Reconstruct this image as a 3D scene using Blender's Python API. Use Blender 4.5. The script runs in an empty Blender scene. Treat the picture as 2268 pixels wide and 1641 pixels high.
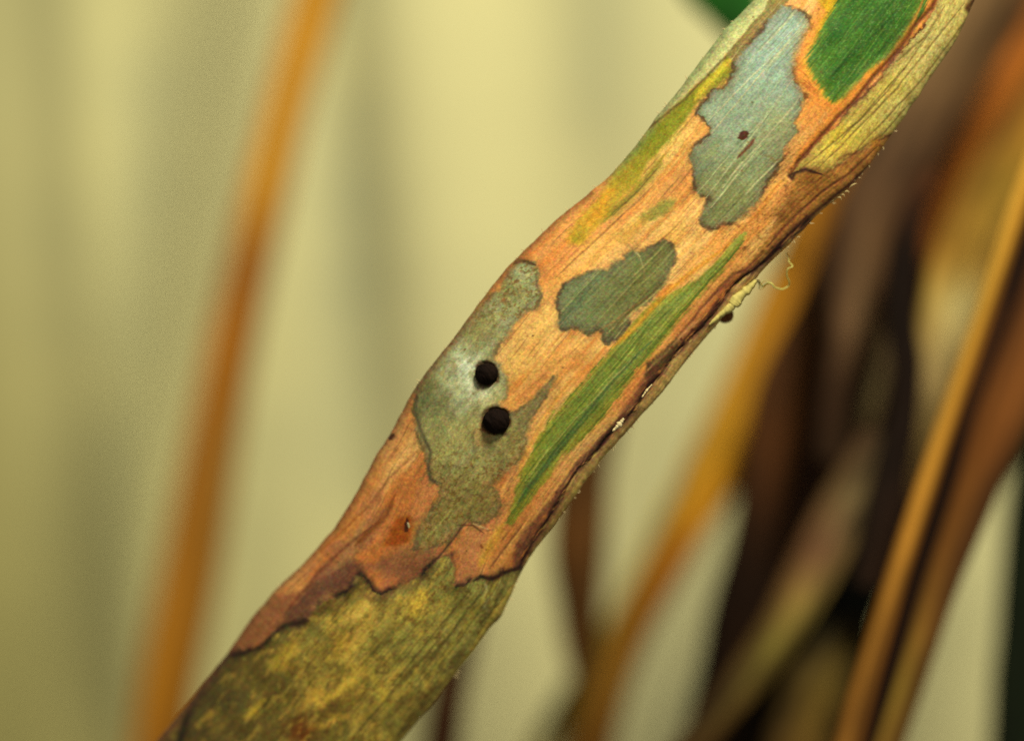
import bpy, math, random
import numpy as np

# ------------------------------------------------------------------ camera, world, lamps, exposure
# 1 unit = 100 px of a 2268 x 1641 view of the photograph at the focal plane (y = 0), about 2 mm in life
D = 60.0
sc = bpy.context.scene
sc.render.resolution_x, sc.render.resolution_y = 1024, 740
sc.unit_settings.system = 'METRIC'
sc.unit_settings.scale_length = 0.002
cd = bpy.data.cameras.new("camera")
cam = bpy.data.objects.new("camera", cd)
sc.collection.objects.link(cam)
cam.location = (0, -D, 0)
cam.rotation_euler = (math.radians(90), 0, 0)
cd.sensor_width = 36
cd.lens = 36 * D / 22.68
cd.clip_start, cd.clip_end = 1.0, 1000
cd.dof.use_dof = True
cd.dof.focus_distance = D - 0.55
APERTURE = 2.05
cd.dof.aperture_fstop = cd.lens * 1e-3 / (2 * APERTURE)
sc.camera = cam

w = bpy.data.worlds.new("World"); sc.world = w; w.use_nodes = True
bg = w.node_tree.nodes["Background"]
bg.inputs[0].default_value = (0.95, 0.92, 0.70, 1); bg.inputs[1].default_value = 0.30

def aim(o, target):
    from mathutils import Vector
    o.rotation_euler = (Vector(target) - o.location).to_track_quat('-Z', 'Y').to_euler()

ld = bpy.data.lights.new("key_lamp", 'SPOT')
lo = bpy.data.objects.new("key_lamp", ld); sc.collection.objects.link(lo)
lo.location = (26, -50, 68); aim(lo, (1, 14, 1))
ld.energy = 730000; ld.color = (1.0, 0.96, 0.72)
ld.spot_size = math.radians(60); ld.spot_blend = 1.0; ld.shadow_soft_size = 9.0

sc.view_settings.view_transform = 'Standard'
sc.view_settings.look = 'None'
sc.view_settings.exposure = 0.0
sc.view_settings.gamma = 1.0
sc.cycles.use_denoising = False
sc.cycles.max_bounces = 6

# ------------------------------------------------------------------ helpers
C = sc.collection
def tag(o, label=None, cat=None, group=None, kind=None):
    if label: o['label'] = label
    if cat: o['category'] = cat
    if group: o['group'] = group
    if kind: o['kind'] = kind
    return o

def P(px, py, y=0.0):
    """view pixel at depth y -> point"""
    k = (D + y) / D
    return ((px - 1134) / 100 * k, y, (820.5 - py) / 100 * k)

REG = {'A': (1456.9, 0.0), 'B': (1110.0, 346.9), 'C': (763.2, 693.8), 'D': (346.9, 1053.8), 'E': (1456.9, 485.6), 'F': (1456.9, 1053.8)}
def R(r, pts):
    ox, oy = REG[r]
    return [(ox + .3576 * x, oy + .3576 * y) for x, y in pts]

def lin(c):
    c = np.asarray(c, float) / 255.0
    return np.where(c <= .04045, c / 12.92, ((c + .055) / 1.055) ** 2.4)

def _hash(ix, iy, seed):
    h = (ix.astype(np.int64) * 374761393 + iy.astype(np.int64) * 668265263 + seed * 974634777) & 0xffffffff
    h = ((h ^ (h >> 13)) * 1274126177) & 0xffffffff
    h = (h ^ (h >> 16)) & 0xffff
    return h / 65535.0
def noise(x, y, seed=0):
    x = np.asarray(x, float); y = np.asarray(y, float)
    ix, iy = np.floor(x), np.floor(y)
    fx, fy = x - ix, y - iy
    fx = fx * fx * (3 - 2 * fx); fy = fy * fy * (3 - 2 * fy)
    a = _hash(ix, iy, seed); b = _hash(ix + 1, iy, seed)
    c = _hash(ix, iy + 1, seed); d = _hash(ix + 1, iy + 1, seed)
    return (a * (1 - fx) + b * fx) * (1 - fy) + (c * (1 - fx) + d * fx) * fy
def fbm(x, y, seed=0, octv=4):
    t, a, s = 0, 0.5, 0
    for k in range(octv):
        t = t + a * noise(x * 2 ** k + 17.3 * k, y * 2 ** k + 5.1 * k, seed + k); s += a; a *= .55
    return t / s            # 0..1, mean .5

def seg_dist(px, py, pts, closed):
    best = np.full(px.shape, 1e9); inside = np.zeros(px.shape, bool)
    n = len(pts); tt = np.zeros(px.shape)
    for i in range(n if closed else n - 1):
        x0, y0 = pts[i]; x1, y1 = pts[(i + 1) % n]
        dx, dy = x1 - x0, y1 - y0
        L = dx * dx + dy * dy + 1e-9
        t = np.clip(((px - x0) * dx + (py - y0) * dy) / L, 0, 1)
        d = np.hypot(px - x0 - t * dx, py - y0 - t * dy)
        m = d < best
        best = np.where(m, d, best); tt = np.where(m, (i + t) / max(1, n - 1), tt)
        if closed:
            c = ((y0 > py) != (y1 > py))
            with np.errstate(divide='ignore', invalid='ignore'):
                xi = dx * (py - y0) / (dy if dy != 0 else 1e-9) + x0
            inside ^= c & (px < xi)
    return best, inside, tt

def smooth(e0, e1, x):
    t = np.clip((x - e0) / (e1 - e0), 0, 1)
    return t * t * (3 - 2 * t)

def mat(name, rough=.6, spec=.3, fibre=None, bump=0.1, speck=0.12, scale=1.0, sss=0.0):
    """colour attribute 'col' x fine procedural speckle, fibre streaks along UV u, bump"""
    m = bpy.data.materials.new(name); m.use_nodes = True
    nt = m.node_tree; N = nt.nodes; L = nt.links
    b = N['Principled BSDF']
    b.inputs['Roughness'].default_value = rough
    b.inputs['Specular IOR Level'].default_value = spec
    a = N.new('ShaderNodeAttribute'); a.attribute_name = 'col'
    uv = N.new('ShaderNodeUVMap')
    mp = N.new('ShaderNodeMapping'); mp.inputs['Scale'].default_value = (70 * scale, 1.6 * scale, 1)
    L.new(uv.outputs[0], mp.inputs[0])
    n1 = N.new('ShaderNodeTexNoise'); n1.inputs['Scale'].default_value = 1.0; n1.inputs['Detail'].default_value = 5
    L.new(mp.outputs[0], n1.inputs['Vector'])
    tc = N.new('ShaderNodeTexCoord')
    n2 = N.new('ShaderNodeTexNoise'); n2.inputs['Scale'].default_value = 9 * scale; n2.inputs['Detail'].default_value = 6; n2.inputs['Roughness'].default_value = .75
    L.new(tc.outputs['Object'], n2.inputs['Vector'])
    r1 = N.new('ShaderNodeMapRange'); r1.inputs[1].default_value = .3; r1.inputs[2].default_value = .7
    r1.inputs[3].default_value = 1 - (fibre or 0); r1.inputs[4].default_value = 1 + (fibre or 0)
    L.new(n1.outputs[0], r1.inputs[0])
    r2 = N.new('ShaderNodeMapRange'); r2.inputs[1].default_value = .32; r2.inputs[2].default_value = .68
    r2.inputs[3].default_value = 1 - speck; r2.inputs[4].default_value = 1 + speck
    L.new(n2.outputs[0], r2.inputs[0])
    mu = N.new('ShaderNodeMath'); mu.operation = 'MULTIPLY'
    L.new(r1.outputs[0], mu.inputs[0]); L.new(r2.outputs[0], mu.inputs[1])
    vm = N.new('ShaderNodeVectorMath'); vm.operation = 'SCALE'
    L.new(a.outputs['Color'], vm.inputs[0]); L.new(mu.outputs[0], vm.inputs['Scale'])
    L.new(vm.outputs[0], b.inputs['Base Color'])
    ad = N.new('ShaderNodeMath'); ad.operation = 'ADD'
    L.new(n1.outputs[0], ad.inputs[0]); L.new(n2.outputs[0], ad.inputs[1])
    bp = N.new('ShaderNodeBump'); bp.inputs['Strength'].default_value = bump; bp.inputs['Distance'].default_value = .05
    L.new(ad.outputs[0], bp.inputs['Height']); L.new(bp.outputs[0], b.inputs['Normal'])
    return m

def mesh_obj(name, V, F, col, uv, m, parent=None, normals=None):
    """V (n,3), F (k,4) or (k,3), col (n,3) linear, uv (n,2)"""
    V = np.asarray(V, np.float32); F = np.asarray(F, np.int32)
    me = bpy.data.meshes.new(name)
    me.vertices.add(len(V)); me.vertices.foreach_set('co', V.ravel())
    k = F.shape[1]
    me.loops.add(F.size); me.loops.foreach_set('vertex_index', F.ravel())
    me.polygons.add(len(F))
    me.polygons.foreach_set('loop_start', np.arange(0, F.size, k, dtype=np.int32))
    me.polygons.foreach_set('loop_total', np.full(len(F), k, np.int32))
    me.polygons.foreach_set('use_smooth', np.ones(len(F), bool))
    me.update(calc_edges=True)
    at = me.color_attributes.new('col', 'FLOAT_COLOR', 'POINT')
    c4 = np.ones((len(V), 4), np.float32); c4[:, :3] = col
    at.data.foreach_set('color', c4.ravel())
    ul = me.uv_layers.new(name='uv')
    ul.data.foreach_set('uv', np.asarray(uv, np.float32)[F.ravel()].ravel())
    me.materials.append(m)
    if normals is not None:
        me.normals_split_custom_set_from_vertices(normals.tolist())
    o = bpy.data.objects.new(name, me); C.objects.link(o)
    if parent: o.parent = parent
    return o

GAIN = 1.45     # irradiance the lamps give on the stem: colours read off the photograph are divided by it
M_stem = mat('sheath_skin', .6, .12, fibre=.04, bump=.06, speck=.24, scale=1.0)
M_blade = mat('dry_leaf', .7, .06, fibre=.12, bump=.2, speck=.08, scale=.5)

# ------------------------------------------------------------------ backdrop card with soft folds
def backdrop():
    yb = 38.0
    nx, nz = 400, 200
    X, Z = np.meshgrid(np.linspace(-60, 60, nx), np.linspace(-45, 45, nz))
    xc = X / 1.633 * 100 + 1134 + Z * 5                      # where the folds run, in view px
    fold = 1.1 * (fbm(X / 10 + 3 + Z * .02, Z / 60, 5, 2) - .5) * 2
    for x0, wd, am in ((790, 95, 1.5), (230, 90, -1.0), (1250, 160, .8), (-300, 150, 1), (1900, 150, 1)):
        fold = fold + am * np.exp(-((xc - x0) / wd) ** 2)
    yb = 36 + .0055 * ((X - 8) ** 2 * (X < 8) + .3 * (X - 8) ** 2 * (X > 8) + (Z - 14) ** 2)      # card bowed so its lower left turns from the lamp and dims
    Y = yb + fold + .25 * (fbm(X / 14, Z / 5, 9, 3) - .5)
    V = np.stack([X, Y, Z], -1).reshape(-1, 3)
    idx = np.arange(nx * nz).reshape(nz, nx)
    F = np.stack([idx[:-1, :-1], idx[:-1, 1:], idx[1:, 1:], idx[1:, :-1]], -1).reshape(-1, 4)
    t = fbm(X / 7 + 3, Z / 16, 21, 3)[..., None]
    col = lin((186, 181, 138)) * (1 - t) + lin((202, 193, 144)) * t
    # soft shadow bands painted into the card: grey vertical runs; yellower towards the lower left
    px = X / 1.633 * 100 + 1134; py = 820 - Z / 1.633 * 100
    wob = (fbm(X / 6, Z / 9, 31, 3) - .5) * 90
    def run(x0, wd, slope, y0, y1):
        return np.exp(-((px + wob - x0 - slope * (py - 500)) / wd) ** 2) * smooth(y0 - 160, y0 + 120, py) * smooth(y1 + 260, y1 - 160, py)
    shadow_bands = .85 * run(745, 105, -.02, 230, 1050) + .7 * run(285, 80, -.05, 120, 1700) + .5 * run(1330, 60, 0, -100, 300) + .4 * run(600, 60, -.1, 900, 1500) + .4 * run(1480, 120, 0, 1300, 1800) + .35 * run(80, 60, 0, 400, 1500)
    shadow_bands = np.clip(shadow_bands * (.75 + .6 * (fbm(X / 3, Z / 1.2, 33, 3) - .5)) + .25 * (fbm(X / 5, Z / 1.5, 34, 3) - .5), 0, 1)[..., None]
    col = col * (1 - shadow_bands) + lin((152, 152, 124)) * shadow_bands
    ol = (smooth(1100, -200, px) * (.35 + .65 * smooth(0, 1600, py)) * .75)[..., None]
    col = col * (1 - ol) + col * np.array((.92, .88, .55)) * ol
    uv = np.stack([X / 40, Z / 40], -1).reshape(-1, 2)
    m = mat('backdrop_paper', .9, .1, fibre=.02, bump=.1, speck=.03, scale=.15)
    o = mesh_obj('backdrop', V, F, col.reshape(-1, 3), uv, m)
    tag(o, kind='structure')
backdrop()

# ------------------------------------------------------------------ the infected stem
ax = np.array([0.62, -0.7846]); nn = np.array([0.7846, 0.62])
left = [(200, 1850), (345, 1641), (430, 1540), (500, 1450), (560, 1365), (610, 1305), (680, 1240), (740, 1170), (790, 1090), (830, 1012), (870, 950), (905, 885), (925, 850),
        (960, 803), (1000, 755), (1040, 700), (1085, 640), (1130, 585), (1180, 537), (1230, 488), (1290, 440), (1350, 390), (1405, 328), (1450, 265),
        (1503, 200), (1546, 143), (1600, 71), (1640, 30), (1680, -10), (1760, -110), (1900, -280)]
right = [(700, 1900), (800, 1750), (887, 1641), (919, 1601), (955, 1562), (1008, 1494), (1055, 1433), (1082, 1396), (1112, 1362), (1130, 1320), (1146, 1281), (1174, 1230), (1210, 1185),
         (1248, 1134), (1298, 1064), (1335, 1016), (1371, 975), (1420, 920), (1464, 872), (1510, 811), (1550, 762), (1590, 718), (1628, 668), (1661, 633), (1690, 597), (1718, 568),
         (1771, 518), (1814, 472), (1850, 443), (1884, 416), (1912, 380), (1940, 347), (1975, 300), (2011, 247), (2065, 168), (2100, 118), (2136, 54), (2165, -10), (2230, -130), (2330, -330)]
def prof(pts):
    p = np.array(pts, float); s = p @ ax; r = p @ nn
    o = np.argsort(s); return s[o], r[o]
Ls, Lr = prof(left); Rs, Rr = prof(right)
def smooth1(a, k=9):
    ker = np.hanning(k + 2)[1:-1]; ker /= ker.sum()
    return np.convolve(np.pad(a, k // 2, mode='edge'), ker, mode='valid')
NS, NU = 1330, 250
S = np.linspace(-1330, 1470, NS)
RL = smooth1(np.interp(S, Ls, Lr), 15); RR = smooth1(np.interp(S, Rs, Rr), 15)
RL += 1.6 * (fbm(S / 22, S * 0, 3, 3) - .5) * 2
RR += 2.0 * (fbm(S / 26, S * 0, 4, 3) - .5) * 2
ph = np.linspace(-1, 1, NU)
U1 = np.sin(ph * math.pi / 2 * .93) / math.sin(math.pi / 2 * .93)
U1 = .55 * ph + .45 * U1
SS, UU = np.meshgrid(S, U1, indexing='ij')
RRR = RL[:, None] + (RR - RL)[:, None] * (UU + 1) / 2
PX = SS * ax[0] + RRR * nn[0]; PY = SS * ax[1] + RRR * nn[1]
WA = UU * 200        # distance across, in px, following the fibres

# warped coordinates for ragged outlines
def warped(amp, scale, seed=50):
    wx = (fbm(SS / scale, WA / scale, seed) - .5) * 2 * amp
    wy = (fbm(SS / scale + 40, WA / scale + 9, seed + 7) - .5) * 2 * amp
    return PX + wx, PY + wy
W_SOFT = warped(26, 60, 51)
W_RAG = tuple(a + b - p for a, b, p in zip(warped(7, 20, 61), warped(4.5, 7, 81), (PX, PY)))
W_FINE = warped(5, 18, 71)
W_LINE = warped(2.5, 45, 75)

IMG = np.zeros(PX.shape + (3,))       # in display (sRGB 0..255) values while painting
HGT = np.zeros(PX.shape)              # relief, + towards the camera
ID = np.zeros(PX.shape, int)

def blend(a, c):
    global IMG
    a = np.clip(a, 0, 1)[..., None]
    c = np.asarray(c, float)
    IMG = IMG * (1 - a) + c * a

def sub(pts, pad):
    xs = [p[0] for p in pts]; ys = [p[1] for p in pts]
    m = (PX > min(xs) - pad) & (PX < max(xs) + pad) & (PY > min(ys) - pad) & (PY < max(ys) + pad)
    return m

def poly(pts, soft=3, W=None, pad=60):
    """signed distance, + inside"""
    W = W or (PX, PY)
    m = sub(pts, pad + soft * 3)
    sd = np.full(PX.shape, -1e3)
    d, ins, _ = seg_dist(W[0][m], W[1][m], pts, True)
    sd[m] = np.where(ins, d, -d)
    return sd

def fill(pts, c, soft=3, W=None, op=1.0, c2=None, grad=None, pid=0, line=None, lw=4, lop=.9, lseed=0, off=0, fibre=0):
    sd = poly(pts, soft, W or W_RAG) + off
    if fibre:
        sd = sd + fibre * (fbm(WA / 5, SS / 160, 300 + lseed, 3) - .5) * 2
    a = smooth(-soft, soft, sd) * op
    cc = np.asarray(c, float)
    if c2 is not None:
        (x0, y0), (x1, y1) = grad
        t = np.clip(((PX - x0) * (x1 - x0) + (PY - y0) * (y1 - y0)) / ((x1 - x0) ** 2 + (y1 - y0) ** 2), 0, 1)
        t = np.clip(t + .5 * (fbm(SS / 90, WA / 16, 77 + lseed) - .5), 0, 1)[..., None]
        cc = cc * (1 - t) + np.asarray(c2, float) * t
    blend(a, cc)
    if line is not None:
        nz = fbm(SS / 40, WA / 25, 90 + lseed, 3)
        l = np.exp(-((sd + 1) / (lw * (.35 + 1.1 * nz))) ** 2) * lop * smooth(.34, .62, nz)
        blend(np.exp(-((sd - 3) / (lw * 3.2)) ** 2) * .35 * (sd > -6), np.asarray(line) * .9 + 22)
        blend(np.exp(-((sd + 9) / 9) ** 2) * .25 * smooth(.4, .6, fbm(SS / 30, WA / 30, 95 + lseed, 2)), (150, 96, 60))
        blend(l, line)
    if pid:
        ID[sd > 0] = pid
    return sd

def stroke(pts, width, c=None, op=1.0, depth=0.0, W=None, taper=True, streak=0):
    W = W or W_LINE
    m = sub(pts, width * 4 + 30)
    d, _, t = seg_dist(W[0][m], W[1][m], pts, False)
    ww = width * (np.clip(np.minimum(t, 1 - t) * 8, .35, 1) if taper else 1)
    a = np.exp(-(d / ww) ** 2) * op
    if streak:
        a = a * smooth(.5 - streak, .5 + streak * .3, fbm(SS[m] / 30, WA[m] / 4, 130, 3))
    if c is not None:
        A = np.zeros(PX.shape); A[m] = a; blend(A, c)
    if depth:
        HGT[m] += depth * np.exp(-(d / (width * 1.1)) ** 2)

# --- base tissue : straw / peach / rust, in fibres
st1 = fbm(WA / 14, SS / 260, 1, 4); st2 = fbm(WA / 5 + 9, SS / 120, 2, 3); cl = fbm(WA / 60 + 3, SS / 130, 3, 3)
t = smooth(.3, .72, .55 * st1 + .45 * cl)[..., None]
IMG[:] = np.array((228, 178, 108.)) * (1 - t) + np.array((212, 136, 70.)) * t
low = smooth(150, -350, SS)[..., None]              # lower third is ruddier
IMG = IMG * (1 - low * .75) + (np.array((214, 140, 80.)) * (1 - t) + np.array((192, 104, 54.)) * t) * low * .75
# peach clouds
for (x, y, r, c, o) in [(1180, 690, 60, (226, 186, 112), .8), (1150, 800, 75, (224, 180, 104), .85), (1310, 560, 70, (232, 178, 96), .8), (1250, 600, 60, (228, 160, 86), .6),
                        (1420, 420, 70, (228, 192, 108), .8), (1500, 330, 60, (222, 190, 112), .8), (1480, 520, 60, (228, 176, 92), .7), (1190, 960, 50, (226, 156, 80), .6),
                        (1260, 850, 70, (212, 140, 70), .6), (1000, 1190, 60, (190, 122, 70), .6), (1040, 1240, 60, (190, 128, 80), .7), (860, 1110, 70, (204, 126, 60), .6),
                        (780, 1230, 60, (190, 112, 52), .6), (700, 1300, 60, (172, 110, 62), .7), (880, 1000, 50, (200, 140, 84), .7), (860, 1190, 30, (214, 144, 84), .7),
                        (1600, 560, 60, (218, 142, 62), .5), (1740, 440, 60, (198, 140, 66), .6), (1120, 1250, 40, (200, 140, 70), .5), (1830, 250, 60, (226, 150, 70), .6)]:
    d = np.hypot((W_SOFT[0] - x), (W_SOFT[1] - y)); blend(np.exp(-(d / r) ** 2) * o, c)
big = fbm(SS / 210, WA / 50, 150, 3)
blend(smooth(.5, .7, big) * .6, (232, 190, 124)); blend(smooth(.48, .3, big) * .5, (196, 118, 66))
blend(smooth(.5, .7, fbm(SS / 120, WA / 30, 152, 3)) * .45 * smooth(200, -500, SS), (190, 122, 92))
# orange and grey fibres on the bare tissue
blend(smooth(.60, .80, st1) * .4, (206, 120, 50))
blend(smooth(.66, .82, st2) * .40, (120, 78, 52))
blend(smooth(.68, .85, fbm(WA / 8, SS / 340, 12, 3)) * .4, (140, 92, 50))

# purple brown shade of tissue ahead of the big bottom lesion
fill(R('D', [(720, 960), (780, 840), (870, 740), (980, 640), (1110, 560), (1250, 500), (1330, 560), (1300, 640), (1200, 700), (1080, 770), (960, 880), (870, 930)]), (98, 62, 50), 18, W_SOFT, .9)
fill(R('D', [(400, 1130), (480, 980), (600, 850), (740, 720), (860, 700), (840, 800), (760, 930), (650, 1060), (500, 1110)]), (138, 88, 60), 14, W_SOFT, .85)
fill(R('D', [(960, 640), (1000, 560), (1250, 330), (1420, 200), (1440, 240), (1300, 420), (1120, 590), (1010, 680)]), (146, 100, 74), 9, W_SOFT, .6)
fill(R('D', [(1320, 560), (1450, 480), (1600, 430), (1760, 480), (1700, 570), (1560, 650), (1400, 650)]), (140, 90, 66), 14, W_SOFT, .8)
fill(R('D', [(1870, 640), (1850, 480), (1900, 330), (2050, 330), (2030, 500), (1990, 620)]), (196, 130, 86), 10, W_SOFT, .7)
stroke(R('D', [(1480, 120), (1420, 240), (1330, 330), (1230, 430)]), 7, (112, 52, 18), .6)
fill(R('D', [(1490, 260), (1560, 250), (1600, 330), (1560, 400), (1480, 440), (1400, 420), (1440, 360)]), (158, 76, 20), 9, W_FINE, .85)

# yellow-green strip on the upper left
YG = R('A', [(440, 340), (500, 400), (440, 480), (300, 600), (240, 640), (140, 800), (0, 960), (-60, 1000)]) + \
     R('B', [(860, 160), (790, 230), (700, 320), (640, 400), (560, 480), (480, 560), (420, 550), (400, 510), (430, 450), (500, 350), (590, 270), (650, 190), (700, 100), (790, -20)]) + \
     R('A', [(0, 760), (80, 690), (160, 610), (250, 540), (320, 460)])
fill(YG, (118, 122, 30), 8, W_FINE, .95, c2=(196, 146, 44), grad=((1440, 300), (1270, 520)), pid=5, lseed=1, fibre=5)
stroke(R('A', [(460, 360), (330, 500), (230, 620)]), 9, (198, 176, 52), .9)
stroke(R('B', [(1010, -10), (920, 120), (800, 250), (640, 400)]), 10, (92, 112, 24), .5)
stroke(R('B', [(700, 200), (660, 240), (620, 330), (500, 440)]), 12, (206, 140, 34), .6)
stroke(R('B', [(440, 520), (480, 490), (520, 430)]), 14, (150, 134, 34), .7)
fill(R('B', [(1080, 265), (1060, 320), (960, 390), (880, 420), (850, 380), (930, 310), (1010, 265)]), (132, 130, 58), 7, W_RAG, .85)
fill(R('B', [(740, 440), (800, 380), (900, 360), (860, 440), (760, 520), (640, 500)]), (176, 128, 50), 12, W_SOFT, .5)

# pale margin strip on the far upper left
MARG = R('A', [(560, -40), (720, -40), (640, 90), (540, 210), (430, 335), (350, 440), (240, 530), (150, 620), (0, 740), (-60, 800), (-160, 870), (-200, 880), (-60, 700), (130, 540), (250, 380), (400, 180)])
sdm = fill(MARG, (184, 186, 128), 4, W_FINE, .95, c2=(186, 168, 108), grad=((1600, 90), (1450, 270)), pid=4, lseed=2)
blend(smooth(-1, -.86, UU) * 0 + smooth(.10, .0, (UU + 1) / 2 * 1.6) * smooth(430, 620, SS) * .6, (112, 128, 88))
stroke(R('A', [(700, 20), (560, 190), (430, 345), (300, 480), (160, 620), (0, 750), (-130, 860)]), 3.2, (84, 70, 34), .75, depth=-.05)

# blue grey lesion, upper
fill(R('A', [(700, -60), (830, -30), (770, 60), (600, 240), (480, 390), (428, 340), (560, 190), (660, 60)]), (128, 118, 66), 3, W_FINE, .95, pid=1, lseed=3)
L1 = R('A', [(770, 38), (830, 50), (895, 85), (932, 120), (945, 165), (930, 205), (905, 235), (888, 300), (872, 350), (845, 420), (850, 480), (880, 540), (905, 600), (880, 680), (850, 760), (862, 810),
             (800, 880), (772, 930), (782, 975), (745, 1010), (738, 1060), (690, 1110), (650, 1190), (620, 1250), (590, 1290), (540, 1335), (470, 1375), (390, 1393), (330, 1415), (285, 1400), (262, 1345), (285, 1290), (315, 1240),
             (290, 1222), (255, 1205), (225, 1150), (212, 1095), (222, 1040), (200, 975), (215, 925), (265, 880), (325, 835), (340, 790), (290, 740), (245, 700), (262, 650), (305, 610), (340, 570), (425, 545), (445, 500), (480, 435), (470, 390), (600, 235), (700, 115)])
fill(L1, (146, 168, 154), 3.4, W_RAG, 1, c2=(126, 130, 82), grad=((1680, 120), (1620, 450)), pid=1, line=(78, 60, 40), lw=4.2, lseed=4)
blend(np.exp(-(np.hypot(W_SOFT[0] - 1590, W_SOFT[1] - 260) / 50) ** 2) * .6 * (ID == 1), (140, 160, 140))
blend(np.exp(-(np.hypot(W_SOFT[0] - 1720, W_SOFT[1] - 290) / 50) ** 2) * .45 * (ID == 1), (150, 142, 86))
blend(np.exp(-(np.hypot(W_SOFT[0] - 1555, W_SOFT[1] - 370) / 22) ** 2) * .5 * (ID == 1), (92, 104, 88))
blend(smooth(.6, .8, fbm(WA / 4, SS / 260, 31, 3)) * .45 * (ID == 1), (192, 186, 136))
blend(smooth(.64, .8, fbm(WA / 3.4, SS / 200, 32, 3)) * .35 * (ID == 1), (96, 100, 72))
blend(smooth(.62, .75, fbm(SS / 6, WA / 5, 33, 3)) * .4 * (ID == 1) * smooth(700, 350, SS), (120, 88, 46))
for a, b in [((720, 340), (300, 760)), ((860, 200), (330, 830)), ((700, 690), (300, 1230)), ((860, 640), (420, 1130)), ((640, 900), (330, 1290)), ((740, 1000), (540, 1210)), ((520, 1010), (400, 1170))]:
    stroke(R('A', [a, b]), 1.8, (206, 198, 150), .55, depth=.02)
stroke(R('A', [(600, 860), (570, 900), (535, 940), (490, 985)]), 3.4, (96, 44, 28), .9, depth=-.03)
fill(R('A', [(505, 820), (540, 812), (565, 830), (558, 855), (525, 870), (490, 860)]), (74, 34, 20), 2, W_FINE, .95, pid=0)
stroke(R('A', [(532, 838), (540, 840)]), 2.5, (120, 80, 60), .5)
stroke(R('A', [(650, 960), (700, 970), (720, 995), (775, 985)]), 3, (110, 96, 56), .6)
fill(R('A', [(900, 570), (940, 580), (935, 610), (905, 620)]), (84, 48, 24), 2.5, W_FINE, .8)
fill(R('A', [(880, 480), (960, 470), (980, 530), (960, 580), (900, 560)]), (176, 112, 50), 5, W_RAG, .6)

# mid lesion
L2 = R('B', [(960, 535), (1000, 520), (1055, 548), (1078, 600), (1058, 680), (1018, 745), (970, 825), (930, 890), (858, 935), (805, 958), (790, 1010), (765, 1075), (705, 1125), (660, 1150), (630, 1132), (640, 1085),
             (600, 1062), (545, 1092), (510, 1080), (480, 1060), (430, 1068), (380, 1072), (352, 1045), (372, 985), (350, 920), (362, 860), (388, 800), (440, 752), (485, 742), (540, 718), (600, 706), (660, 710), (700, 668), (760, 632), (775, 600), (820, 580), (870, 596), (915, 560)])
fill(L2, (114, 124, 86), 3.4, W_RAG, 1, c2=(108, 108, 60), grad=((1260, 640), (1400, 700)), pid=2, line=(72, 64, 46), lw=4.2, lseed=6)
m2 = (ID == 2)
stroke(R('B', [(640, 720), (560, 800), (430, 960), (370, 1050)]), 9, (88, 104, 76), .6)
blend(smooth(.6, .8, fbm(WA / 4, SS / 220, 36, 3)) * .4 * m2, (172, 164, 104))
blend(smooth(.62, .8, fbm(WA / 3.4, SS / 200, 37, 3)) * .4 * m2, (92, 90, 44))
stroke(R('B', [(860, 620), (830, 590)]), 1.6, (190, 180, 120), .6); stroke(R('B', [(845, 590), (880, 690)]), 1.5, (180, 172, 118), .5)
for a, b in [((950, 830), (640, 1090)), ((1000, 780), (700, 1060))]:
    stroke(R('B', [a, b]), 2, (90, 74, 36), .6); stroke(R('B', [(a[0] + 14, a[1] + 8), (b[0] + 14, b[1] + 8)]), 1.6, (176, 162, 96), .55)

# left lesion with the two sclerotia, one region down to the olive stipple
L3 = R('B', [(60, 690), (100, 655), (150, 650), (205, 668), (228, 715), (222, 790), (250, 858), (222, 920), (150, 965), (85, 1015), (35, 1090)]) + \
     R('C', [(1000, 140), (935, 225), (912, 285), (955, 330), (1000, 400), (1012, 470), (990, 530), (950, 570), (1000, 620), (1060, 620), (1110, 590), (1180, 535), (1260, 450), (1300, 400), (1250, 500), (1190, 590), (1160, 640), (1135, 720), (1120, 850), (1040, 930), (965, 1000), (905, 1070),
             (950, 1130), (965, 1180), (930, 1240), (860, 1290), (760, 1290), (640, 1400), (520, 1465), (430, 1455), (440, 1380), (500, 1260), (580, 1150), (600, 1060),
             (545, 1045), (522, 1000), (528, 940), (500, 860), (470, 800), (445, 720), (425, 620), (445, 520), (430, 450), (520, 340), (640, 200), (740, 80), (860, -60), (960, -150)])
fill(L3, (160, 164, 124), 7, W_RAG, 1, c2=(140, 126, 68), grad=((1040, 760), (1040, 1100)), pid=3, line=(88, 78, 52), lw=4, lop=.7, lseed=8)
m3 = (ID == 3)
def blob(x, y, r, c, o, m=1, W=None):
    W = W or W_SOFT
    blend(np.exp(-(np.hypot(W[0] - x, W[1] - y) / r) ** 2) * o * m, c)
blob(1130, 640, 45, (124, 122, 68), .7, m3); blob(1060, 720, 40, (132, 118, 62), .6, m3)
blob(1040, 840, 46, (200, 202, 172), .8, m3); blob(1000, 960, 45, (176, 172, 108), .8, m3); blob(960, 900, 34, (108, 108, 70), .8, m3); blob(945, 860, 26, (100, 94, 54), .7, m3)
blob(1090, 880, 30, (190, 182, 120), .6, m3); blob(1130, 970, 30, (136, 116, 60), .6, m3); blob(980, 1020, 30, (164, 160, 96), .6, m3)
blob(985, 790, 25, (150, 156, 112), .5, m3); blob(1185, 900, 12, (110, 106, 66), .6, m3)
sd3 = poly(L3, 3, W_RAG)
rim3 = smooth(34, 4, sd3) * m3 * smooth(960, 1060, PY)
blend(rim3 * .55 * smooth(.35, .65, fbm(SS / 30, WA / 9, 44, 3)), (176, 126, 72))
blend(np.exp(-((sd3 + 8) / 16) ** 2) * (ID == 0) * .45 * smooth(.42, .62, fbm(SS / 34, WA / 8, 46, 3)) * smooth(930, 1030, PY), (138, 112, 62))
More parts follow.
